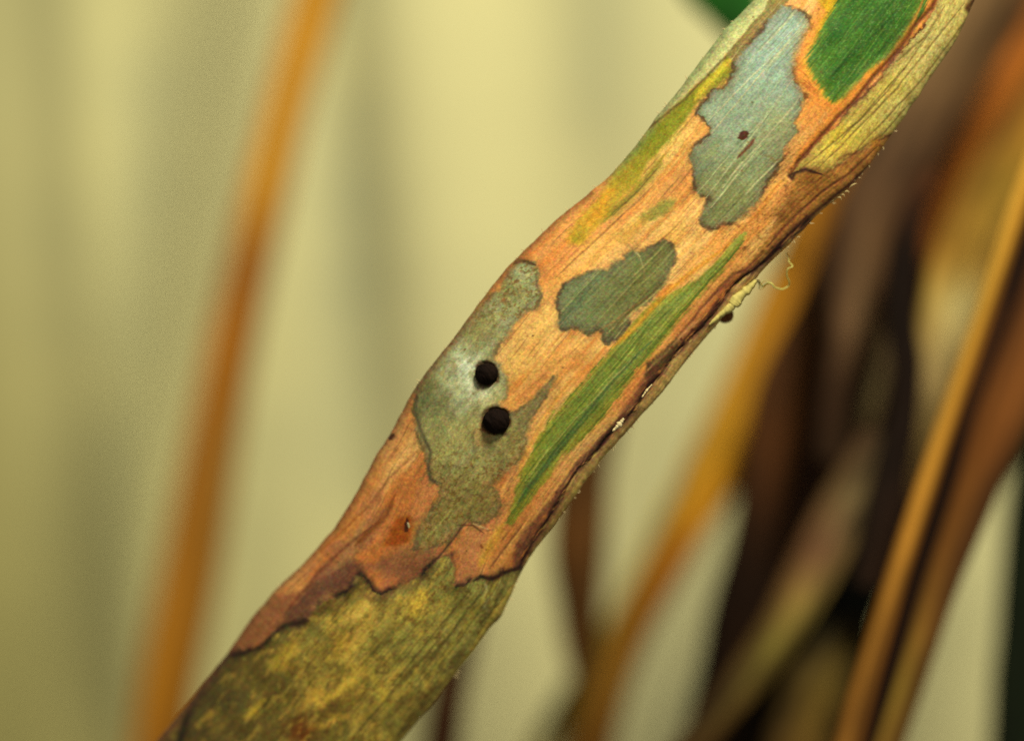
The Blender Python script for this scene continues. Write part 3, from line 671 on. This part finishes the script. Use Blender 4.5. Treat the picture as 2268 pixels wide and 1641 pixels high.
# ------------------------------------------------------------------ small solids: lumps, tubes
def lump(name, c, r, col, m, seed, squash=(1, 1, 1), parent=None, rough=.08, n=48):
    th, phh = np.meshgrid(np.linspace(0, 2 * math.pi, 2 * n, endpoint=False), np.linspace(0, math.pi, n), indexing='ij')
    x, y, z = np.cos(th) * np.sin(phh), np.sin(th) * np.sin(phh), np.cos(phh)
    d = fbm(x * 3 + z * 2 + 10, y * 3 + z + 10, seed, 4) - .5
    d = d * np.sin(phh) ** .5
    rr = r * (1 + rough * 2 * d)
    V = np.stack([x * rr * squash[0] + c[0], y * rr * squash[1] + c[1], z * rr * squash[2] + c[2]], -1).reshape(-1, 3)
    g = np.arange(2 * n * n).reshape(2 * n, n); g2 = np.roll(g, -1, 0)
    F = np.stack([g[:, :-1], g[:, 1:], g2[:, 1:], g2[:, :-1]], -1).reshape(-1, 4)
    t = fbm(x * 6 + z * 5 + 20, y * 6 - z * 4 + 20, seed + 3, 3).reshape(-1, 1)
    cc = lin(col[0]) * (1 - t) + lin(col[1]) * t
    return mesh_obj(name, V, F, cc, np.stack([th, phh], -1).reshape(-1, 2), m, parent)

def catmull(pts, n):
    p = np.array(pts, float); p = np.vstack([2 * p[0] - p[1], p, 2 * p[-1] - p[-2]])
    out = []
    segs = len(p) - 3
    for q in np.linspace(0, segs - 1e-6, n):
        i = int(q); t = q - i
        a, b, c, d = p[i], p[i + 1], p[i + 2], p[i + 3]
        out.append(.5 * ((2 * b) + (c - a) * t + (2 * a - 5 * b + 4 * c - d) * t * t + (3 * b - a - 3 * c + d) * t ** 3))
    return np.array(out)

def tube(name, pts3, r0, r1, col, m, parent=None, n=40, k=8, jit=0):
    c = catmull(pts3, n); t = np.gradient(c, axis=0); t /= np.linalg.norm(t, axis=1, keepdims=True) + 1e-9
    up = np.array([0, 1, 0.]); a = np.cross(t, up); a /= np.linalg.norm(a, axis=1, keepdims=True) + 1e-9; b = np.cross(t, a)
    r = np.linspace(r0, r1, n) * (1 + jit * (fbm(np.linspace(0, n / 3, n), np.zeros(n), 8) - .5) * 2)
    an = np.linspace(0, 2 * math.pi, k, endpoint=False)
    V = (c[:, None] + r[:, None, None] * (np.cos(an)[None, :, None] * a[:, None] + np.sin(an)[None, :, None] * b[:, None])).reshape(-1, 3)
    g = np.arange(n * k).reshape(n, k); g2 = np.roll(g, -1, 1)
    F = np.stack([g[:-1], g2[:-1], g2[1:], g[1:]], -1).reshape(-1, 4)
    uu = np.stack(np.meshgrid(np.linspace(0, 1, n), np.linspace(0, 1, k), indexing='ij'), -1).reshape(-1, 2)
    return mesh_obj(name, V, F, np.tile(lin(col) / GAIN, (len(V), 1)), uu, m, parent)

M_scl = mat('sclerotium_crust', .8, .05, fibre=0, bump=.4, speck=.3, scale=1.4)
M_thread = mat('fibre_skin', .6, .3, fibre=0, bump=.1, speck=.1)
for px, py, r, sq, lab, sd in [(1078, 828, .250, (1, .9, .96), 'smaller upper of the two black balls on the pale lesion, rounder', 3),
                               (1099.5, 932, .288, (1.0, .9, .94), 'larger lower of the two black balls, resting in a brownish cup', 7)]:
    y = surf_y(px, py) - .05
    x_, y_, z_ = P(px, py, y)
    tag(lump('sclerotium', (x_, y_, z_), r, ((7, 4, 3), (24, 13, 9)), M_scl, sd, sq, rough=.12), lab, 'sclerotium', 'black fungal balls on the stem')
x_, y_, z_ = P(1606, 697, .45)
tag(lump('sclerotium', (x_, y_, z_), .19, ((34, 16, 8), (130, 84, 50)), M_scl, 11, (1, 1, 1), rough=.06), 'small brown ball peeping out below the stem edge under a torn pale strip', 'sclerotium')

# torn pale strip over the small brown ball, frayed bits of the margin
def strip(name, pts, wid, y0, col, parent, lab=None):
    c = catmull(pts, 60); t = np.gradient(c, axis=0); t /= np.linalg.norm(t, axis=1, keepdims=True)
    nv = np.stack([t[:, 1], -t[:, 0]], -1)
    q = np.linspace(0, 1, 60); wv = np.interp(q, np.linspace(0, 1, len(wid)), wid) * (1 + .5 * (fbm(q * 14, q * 0, 21) - .5) * 2)
    V = []
    K = 9
    for j in range(K):
        a = 2 * math.pi * j / K
        off = math.cos(a); th = .05 * math.sin(a) - .06 * (1 - off * off)
        pp = c + nv * (wv * off)[:, None]
        yy = y0 + th + .02 * (fbm(q * 10, q * 0 + j, 22) - .5)
        kk = (D + yy) / D
        V.append(np.stack([(pp[:, 0] - 1134) / 100 * kk, yy, (820.5 - pp[:, 1]) / 100 * kk], -1))
    V = np.stack(V, 1).reshape(-1, 3)
    g = np.arange(60 * K).reshape(60, K); g2 = np.roll(g, -1, 1)
    F = np.stack([g[:-1], g[1:], g2[1:], g2[:-1]], -1).reshape(-1, 4)
    n_ = fbm(np.repeat(q * 30, K), np.tile(np.arange(K) * 1.3, 60), 5, 3)[:, None]
    cc = lin(col) * (.75 + .5 * n_) / GAIN
    o = mesh_obj(name, V, F, cc, np.stack([np.tile(np.arange(K) / K, 60), np.repeat(q, K)], -1), M_stem, parent)
    if lab: o['label'] = lab
    return o
strip('torn_edge', R('B', [(1580, 765), (1530, 820), (1460, 880), (1420, 930), (1350, 985), (1290, 1040)]), [3, 9, 14, 12, 8, 4], -.12, (196, 180, 104), stem, 'pale torn strip of the edge above the small brown ball')
strip('torn_edge', R('C', [(1730, 650), (1700, 690), (1660, 730)]), [2, 7, 2], -.62, (214, 196, 150), stem, 'whitish frayed flake in the groove')
strip('torn_edge', R('C', [(1905, 440), (1870, 480), (1842, 520)]), [1, 3, 2], -.60, (222, 200, 150), stem, 'thin pale sliver beside the groove')
strip('torn_edge', R('D', [(2160, 760), (2120, 830), (2060, 890)]), [2, 9, 3], .9, (190, 150, 100), stem, 'ragged brown flake on the lower right edge')
rs = random.Random(8)
hb = [(1884, 414, 26, -14), (1872, 424, 18, 6), (1858, 436, 12, 14), (1840, 448, 14, -6), (1890, 405, 10, -16), (1866, 430, 9, 13)]
for (x, y, dx, dy) in hb:
    dx *= .5; dy *= .5
    tube('hair', [P(x - 4, y + 2, -.05), P(x + dx * .5, y + dy * .5 - 2, -.08), P(x + dx, y + dy, -.05)], .018, .006, (200, 176, 120), M_thread, stem, n=10, k=5)
for kk_ in range(110):
    s_ = rs.uniform(-700, 1000); u_ = 1 if rs.random() < .65 else -1
    i_ = int((s_ - S[0]) / (S[1] - S[0])); r_ = (RR if u_ > 0 else RL)[i_]
    x = s_ * ax[0] + r_ * nn[0]; y = s_ * ax[1] + r_ * nn[1]
    L_ = rs.uniform(2, 5) if rs.random() < .7 else rs.uniform(5, 10); yy0 = Y0[i_, 0] - .02
    a = rs.uniform(-1, 1)
    tube('hair', [P(x - u_ * 2, y - u_ * 2, yy0), P(x + u_ * L_ * .5 + a * 2, y + u_ * L_ * .4 - a * 2, yy0), P(x + u_ * L_ * .8 + a * 5, y + u_ * L_ * .5 - a * 4, yy0)], .012, .004, (204, 180, 130), M_thread, stem, n=8, k=5)
# loose thread
th = R('E', [(560, 350), (600, 372), (622, 385), (650, 412), (680, 398), (705, 402), (722, 422), (765, 436), (790, 424), (812, 408), (812, 388), (798, 350), (806, 312), (832, 292), (812, 262), (808, 235), (795, 205)])
rt = random.Random(3)
tt_ = tube('plant_fibre', [P(x + rt.uniform(-1, 1), y + rt.uniform(-1, 1), .25 + .12 * math.sin(i * .9)) for i, (x, y) in enumerate(th)], .022, .012, (186, 178, 92), M_thread, n=160, k=6, jit=.4)
tag(tt_, 'fine pale curling thread loosely looped off the right edge of the stem', 'thread')
f2 = R('E', [(600, 360), (625, 400), (628, 430), (650, 425), (668, 402), (690, 392)])
tube('strand', [P(x, y, .3 + .05 * i) for i, (x, y) in enumerate(f2)], .012, .008, (176, 168, 92), M_thread, tt_, n=40, k=5)
f3 = R('E', [(640, 395), (660, 380), (690, 385), (712, 400)])
tube('strand', [P(x, y, .2) for i, (x, y) in enumerate(f3)], .010, .006, (180, 170, 96), M_thread, tt_, n=30, k=5)

# ------------------------------------------------------------------ blurred stalks and leaves behind
def blade(name, pts, y0, rows, seed, y1=None, thick=.35, vee=0.0, parent=None, n=90, K=32, streak=.35, pxscale=1.0):
    """pts: (px, py, half width px). rows: [(t, left, mid, right)] display colours. y0 -> y1 depth"""
    c = catmull(pts, n); q = np.linspace(0, 1, n)
    cen = c[:, :2]; wv = np.maximum(c[:, 2], 1.5) * (1 + .10 * (fbm(q * 5, q * 0, seed, 3) - .5) * 2)
    t = np.gradient(cen, axis=0); t /= np.linalg.norm(t, axis=1, keepdims=True)
    nv = np.stack([-t[:, 1], t[:, 0]], -1)
    if nv[n // 2, 0] < 0: nv = -nv
    yv = y0 + ((y0 if y1 is None else y1) - y0) * q
    V = []; CC = []; UVs = []
    ts = [r[0] for r in rows]
    cl = [np.stack([np.interp(q, ts, [r[j][ch] for r in rows]) for ch in range(3)], -1) for j in (1, 2, 3)]
    for j in range(K):
        a = 2 * math.pi * j / K
        u = math.cos(a); th_ = math.sin(a)
        pp = cen + nv * (wv * u)[:, None]
        d = -thick * wv / 100 * th_ + vee * wv / 100 * (1 - abs(u))
        d = d + .03 * (fbm(q * 8, q * 0 + u * 3, seed + 9) - .5)
        yy = yv + d; kk = (D + yv) / D
        V.append(np.stack([(pp[:, 0] - 1134) / 100 * kk, yy, (820.5 - pp[:, 1]) / 100 * kk], -1))
        f = (u + 1) / 2
        cc = cl[0] * (1 - f * 2) + cl[1] * f * 2 if f < .5 else cl[1] * (2 - f * 2) + cl[2] * (f * 2 - 1)
        m1 = fbm(q * 7, q * 0 + f * 2.2, seed + 3, 3) - .5
        m2 = fbm(q * 2.5, q * 0 + f * 12, seed + 4, 3) - .5
        m3_ = smooth(.55, .72, fbm(q * 3.5 + 4, q * 0 + f * 7, seed + 15, 3))
        cc = cc * (1 + streak * 1.5 * (m1 + m2))[:, None] * (1 - .38 * m3_)[:, None]
        CC.append(lin(np.clip(cc, 1, 250)) / 1.72)
        UVs.append(np.stack([np.full(n, f * 2), q * 6], -1))
    V = np.stack(V, 1).reshape(-1, 3); CC = np.stack(CC, 1).reshape(-1, 3); UVs = np.stack(UVs, 1).reshape(-1, 2)
    g = np.arange(n * K).reshape(n, K); g2 = np.roll(g, -1, 1)
    F = np.stack([g[:-1], g[1:], g2[1:], g2[:-1]], -1).reshape(-1, 4)
    return mesh_obj(name, V, F, CC, UVs, M_blade, parent)
def one(c): return [(0, c, c, c), (1, c, c, c)]
GR = 'dry stalks and leaves blurred behind the stem'

S1 = blade('dry_stalk', [(980, -1300, 46), (880, -800, 46), (770, -250, 46), (715, -60, 50), (682, 60, 50), (632, 250, 48), (572, 500, 52), (516, 750, 54), (470, 1000, 60), (424, 1250, 64), (375, 1500, 62), (350, 1700, 62), (330, 1850, 62)], 21,
           [(.38, (210, 140, 40), (224, 156, 40), (200, 140, 50)), (0.467, (214, 144, 36), (226, 158, 40), (190, 130, 50)), (0.529, (150, 100, 40), (160, 96, 30), (130, 84, 36)), (0.591, (190, 120, 36), (176, 108, 26), (160, 100, 36)), (0.665, (180, 118, 40), (160, 98, 24), (190, 150, 80)),
            (0.764, (190, 130, 50), (176, 112, 28), (170, 116, 40)), (0.845, (190, 130, 40), (186, 118, 24), (170, 112, 40)), (1, (170, 112, 50), (160, 98, 34), (140, 90, 40))], 201)
tag(S1, 'lone orange brown stalk standing blurred on the left before the pale backdrop', 'stalk', GR)
S2 = blade('green_leaf', [(1520, -200, 80), (1575, -70, 84), (1632, 20, 66), (1690, 100, 46), (1760, 220, 30), (1840, 360, 20)], 14, one((30, 84, 24)), 202)
tag(S2, 'dark green leaf blurred behind the upper left edge of the stem', 'leaf')
S3 = blade('dry_stalk', [(1900, 260, 60), (1850, 420, 70), (1785, 600, 78), (1710, 780, 80), (1640, 930, 76), (1570, 1060, 66), (1520, 1160, 52), (1465, 1260, 50), (1402, 1380, 48), (1345, 1520, 50), (1305, 1650, 54), (1265, 1800, 56)], 17,
           [(0, (190, 120, 30), (150, 90, 26), (90, 54, 20)), (.22, (206, 144, 36), (190, 124, 30), (110, 60, 20)), (.4, (200, 150, 50), (212, 150, 34), (150, 92, 24)), (.52, (190, 140, 50), (214, 148, 32), (170, 104, 26)), (.6, (190, 130, 40), (190, 120, 28), (140, 76, 22)),
            (.66, (190, 160, 50), (170, 96, 24), (130, 72, 24)), (.8, (160, 130, 44), (176, 116, 36), (150, 110, 50)), (1, (120, 80, 40), (150, 94, 34), (120, 72, 30))], 203)
tag(S3, 'bright orange stalk blurred just right of the stem, narrowing downwards', 'stalk', GR)
S19 = blade('dry_leaf', [(1560, 1010, 16), (1500, 1120, 26), (1440, 1250, 28), (1350, 1410, 26), (1250, 1570, 28), (1180, 1700, 30)], 19, [(0, (190, 160, 50),) * 1 + ((190, 160, 50),) * 2, (.4, (190, 164, 50), (186, 156, 44), (170, 130, 40)), (1, (130, 116, 60), (140, 124, 60), (120, 96, 44))], 204)
tag(S19, 'slim yellow olive leaf leaning against the left side of the orange stalk', 'leaf', GR)
S15 = blade('dry_stalk', [(1345, 780, 60), (1312, 950, 60), (1290, 1080, 60), (1280, 1220, 60), (1284, 1340, 52), (1290, 1440, 40), (1294, 1520, 22), (1296, 1575, 6)], 17, [(0, (70, 44, 22), (92, 56, 24), (84, 56, 30)), (.6, (84, 54, 22), (96, 58, 22), (90, 64, 34)), (1, (90, 60, 30),) + ((104, 70, 34),) * 2], 205)
tag(S15, 'short dark brown leaf tip hanging blurred below the middle of the stem', 'leaf', GR)
S16 = blade('dry_stalk', [(1060, 1300, 26), (1015, 1450, 38), (990, 1560, 40), (970, 1700, 42), (950, 1800, 42)], 15, one((70, 42, 24)), 206)
tag(S16, 'thin dark brown stalk peeping out below the bottom edge of the stem', 'stalk', GR)
# dark leaves added behind the right clump, standing in for shade in its gaps
S21 = blade('shade_leaf', [(2330, -200, 120), (2240, 100, 150), (2120, 400, 160), (2010, 700, 150), (1900, 980, 130), (1800, 1250, 90), (1700, 1480, 70), (1620, 1750, 60)], 21, [(0, (96, 60, 36), (84, 52, 32), (70, 40, 24)), (.5, (56, 32, 20),) + ((44, 26, 16),) * 2, (1, (40, 24, 16),) + ((36, 22, 14),) * 2], 231)
tag(S21, 'wide dark brown filler leaf at the very back of the clump, standing for the shade in the gaps', 'leaf', GR)
S22 = blade('shade_leaf', [(2420, 250, 90), (2330, 500, 100), (2240, 760, 100), (2150, 1000, 80), (2080, 1200, 50), (2010, 1400, 34), (1960, 1560, 20)], 19, [(0, (110, 64, 30),) + ((100, 56, 26),) * 2, (1, (60, 36, 18),) + ((50, 30, 16),) * 2], 232)
tag(S22, 'deep brown filler leaf behind the golden midrib leaf on the right', 'leaf', GR)
S5 = blade('stalk_and_shade', [(1900, 520, 70), (1850, 700, 90), (1770, 880, 100), (1720, 1040, 84), (1690, 1180, 74), (1645, 1330, 68), (1605, 1480, 64), (1565, 1640, 60), (1525, 1800, 60)], 15,
           [(0, (90, 58, 34), (80, 50, 28), (80, 54, 36)), (.35, (70, 40, 18), (80, 46, 20), (60, 36, 22)), (.6, (30, 18, 10), (44, 24, 12), (30, 18, 12)), (1, (34, 20, 12), (44, 26, 16), (40, 24, 14))], 207)
tag(S5, 'very dark brown stalk behind, darkened as clump shade, between the orange stalk and the mottled leaf', 'stalk', GR)  # its near-black lower colour stands in for shade inside the clump
S4 = blade('dry_leaf', [(2220, -120, 80), (2170, 20, 84), (2080, 200, 84), (2000, 350, 84), (1930, 480, 84), (1900, 620, 72), (1890, 760, 60), (1860, 900, 50), (1840, 1020, 36)], 12,
           [(0, (124, 98, 70), (128, 98, 64), (110, 76, 44)), (.2, (128, 98, 68), (122, 92, 60), (90, 60, 34)), (.4, (104, 76, 52), (96, 68, 46), (56, 34, 20)), (.55, (60, 38, 24), (100, 74, 50), (90, 60, 36)), (.72, (70, 46, 30), (104, 80, 56), (80, 54, 34)), (.85, (40, 24, 14), (64, 42, 26), (50, 32, 20)), (1, (40, 24, 14), (60, 40, 24), (50, 34, 20))], 208)
tag(S4, 'broad mauve brown leaf blurred right beside the upper right edge of the stem', 'leaf', GR)
S7 = blade('stalk_and_shade', [(2070, 380, 20), (2030, 450, 26), (2002, 560, 34), (1996, 700, 36), (2008, 820, 34), (2000, 930, 34), (1975, 1040, 40), (1960, 1150, 50), (1930, 1300, 44)], 9.5,
           [(0, (80, 44, 20),) + ((80, 44, 20),) * 2, (.25, (34, 18, 10),) + ((26, 14, 9),) * 2, (.7, (32, 20, 12),) + ((34, 20, 14),) * 2, (1, (50, 32, 22),) + ((48, 30, 20),) * 2], 209)
tag(S7, 'narrow blackish brown strip for the shaded gap between the mauve leaf and the olive yellow leaf', 'stalk', GR)  # stalk-shaped strip coloured dark in place of the shaded gap
S6 = blade('dry_leaf', [(2480, -220, 66), (2370, 0, 66), (2270, 180, 64), (2180, 320, 60), (2100, 430, 56), (2030, 530, 48), (1970, 620, 34), (1930, 680, 14)], 15,
           [(0, (176, 104, 36), (176, 100, 28), (150, 84, 28)), (.45, (150, 84, 30), (168, 94, 26), (110, 62, 22)), (.7, (110, 62, 28), (150, 82, 28), (96, 56, 24)), (1, (90, 56, 30), (120, 70, 28), (84, 56, 28))], 210)
tag(S6, 'rust orange leaf blurred in the upper right corner', 'leaf', GR)
S8 = blade('dry_leaf', [(2400, 60, 66), (2290, 280, 74), (2200, 440, 84), (2140, 580, 84), (2100, 720, 72), (2070, 860, 60), (2050, 980, 44), (2030, 1120, 30)], 11,
           [(0, (120, 70, 24), (130, 80, 26), (140, 90, 30)), (.25, (120, 80, 26), (168, 130, 46), (170, 130, 50)), (.42, (160, 112, 40), (196, 150, 60), (140, 108, 60)), (.52, (170, 134, 60), (214, 194, 128), (190, 168, 110)), (.7, (110, 84, 50), (196, 168, 112), (186, 146, 84)), (.85, (96, 70, 40), (150, 124, 72), (170, 130, 60)), (1, (80, 54, 30), (100, 74, 40), (120, 90, 40))], 211)
tag(S8, 'wide olive yellow leaf with a pale grey patch between dark gap and golden stalk', 'leaf', GR)
S20 = blade('dry_leaf', [(1985, 560, 10), (1955, 680, 26), (1935, 790, 34), (1918, 900, 32), (1900, 1000, 18), (1885, 1060, 6)], 12.5, [(0, (84, 62, 40),) + ((90, 68, 44),) * 2, (.5, (118, 106, 70),) + ((130, 116, 78), (90, 70, 48)), (1, (90, 74, 46),) + ((84, 64, 40),) * 2], 216)
tag(S20, 'small pale grey green leaf tip hanging before the dark gap', 'leaf', GR)
S10 = blade('dry_leaf', [(1950, 960, 40), (1905, 1060, 56), (1850, 1160, 62), (1790, 1280, 60), (1730, 1390, 52), (1660, 1490, 44), (1580, 1590, 38), (1500, 1680, 34)], 10,
           [(0, (60, 40, 26), (80, 60, 40), (80, 56, 36)), (.2, (90, 66, 40), (128, 108, 72), (96, 80, 54)), (.36, (96, 64, 40), (124, 88, 62), (120, 96, 56)), (.5, (104, 72, 40), (140, 116, 60), (144, 122, 60)), (.62, (80, 56, 28), (136, 122, 56), (120, 96, 44)), (.8, (60, 40, 22), (104, 84, 40), (90, 64, 30)), (1, (70, 44, 22), (90, 66, 34), (80, 50, 26))], 212)
tag(S10, 'mottled grey olive leaf pointing down left, with a black gap under it', 'leaf', GR)
S11 = blade('shade_leaf', [(2000, 1040, 60), (1930, 1200, 76), (1870, 1330, 84), (1800, 1440, 84), (1720, 1530, 74), (1640, 1620, 70), (1560, 1730, 70)], 14, [(0, (24, 16, 10),) * 1 + ((20, 14, 8),) * 2, (.5, (12, 12, 8),) + ((10, 13, 8),) * 2, (1, (60, 36, 16),) + ((64, 38, 16),) * 2], 213)
tag(S11, 'nearly black strip for the shaded gap under the mottled grey leaf', 'leaf', GR)  # leaf-shaped strip, near black to stand in for shadow below the mottled leaf
S12 = blade('dry_leaf', [(1900, 1360, 40), (1850, 1470, 74), (1812, 1570, 90), (1785, 1680, 96), (1765, 1800, 96)], 11, [(0, (20, 18, 10),) + ((40, 32, 16),) * 2, (.35, (70, 54, 24),) + ((112, 90, 38), (74, 56, 26)), (1, (84, 56, 24),) + ((110, 78, 32), (84, 56, 26))], 214)
tag(S12, 'low olive brown leaf at the bottom, left of the golden stalk', 'leaf', GR)
S14 = blade('stalk_and_shade', [(2330, 700, 50), (2310, 900, 56), (2290, 1100, 58), (2275, 1300, 60), (2262, 1500, 64), (2250, 1700, 66), (2240, 1850, 66)], 14, one((20, 26, 13)), 215)
tag(S14, 'greenish black stalk standing upright along the lower right side of the picture', 'stalk', GR)
# folded golden stalk, the sharpest of the background
S9 = bpy.data.objects.new('folded_leaf', None); C.objects.link(S9); S9.location = P(2100, 1000, 6)
def ch(o):
    o.parent = S9; o.location = (-S9.location[0], -S9.location[1], -S9.location[2]); return o
tag(S9, 'long folded brown leaf with a golden midrib on the right, less blurred', 'leaf', GR)
ch(blade('leaf_blade', [(2460, 120, 60), (2400, 300, 66), (2330, 500, 76), (2262, 700, 84), (2200, 900, 82), (2140, 1080, 70), (2075, 1260, 62), (2020, 1430, 58), (1965, 1600, 52), (1900, 1780, 50)], 6.6,
      [(0, (50, 24, 10), (104, 64, 28), (120, 78, 38)), (.3, (34, 18, 8), (100, 58, 26), (124, 78, 34)), (.5, (36, 18, 8), (112, 66, 26), (96, 56, 26)), (.64, (40, 20, 8), (120, 76, 30), (66, 38, 20)), (.74, (44, 22, 8), (130, 92, 36), (86, 50, 24)), (.84, (44, 22, 8), (144, 114, 44), (80, 48, 22)), (1, (60, 30, 12), (136, 96, 38), (100, 66, 30))], 220, vee=.25))
ch(blade('midrib', [(2390, 60, 18), (2330, 240, 20), (2268, 420, 21), (2200, 630, 22), (2125, 850, 22), (2050, 1080, 22), (1985, 1280, 23), (1925, 1480, 26), (1880, 1640, 30), (1830, 1820, 32)], 6.0,
      [(0, (200, 146, 60), (206, 150, 54), (150, 96, 30)), (.35, (196, 150, 60), (204, 148, 50), (130, 76, 24)), (.6, (180, 120, 44), (190, 134, 50), (110, 62, 20)), (.85, (150, 96, 36), (164, 110, 44), (100, 56, 20)), (1, (150, 104, 44), (160, 110, 44), (110, 66, 24))], 221, thick=.8))
ch(blade('fold_groove', [(2440, 60, 22), (2375, 240, 22), (2312, 420, 22), (2246, 630, 22), (2170, 860, 21), (2096, 1080, 20), (2030, 1280, 20), (1972, 1480, 20), (1920, 1640, 22), (1870, 1820, 22)], 6.5, one((34, 16, 8)), 222, thick=.3))
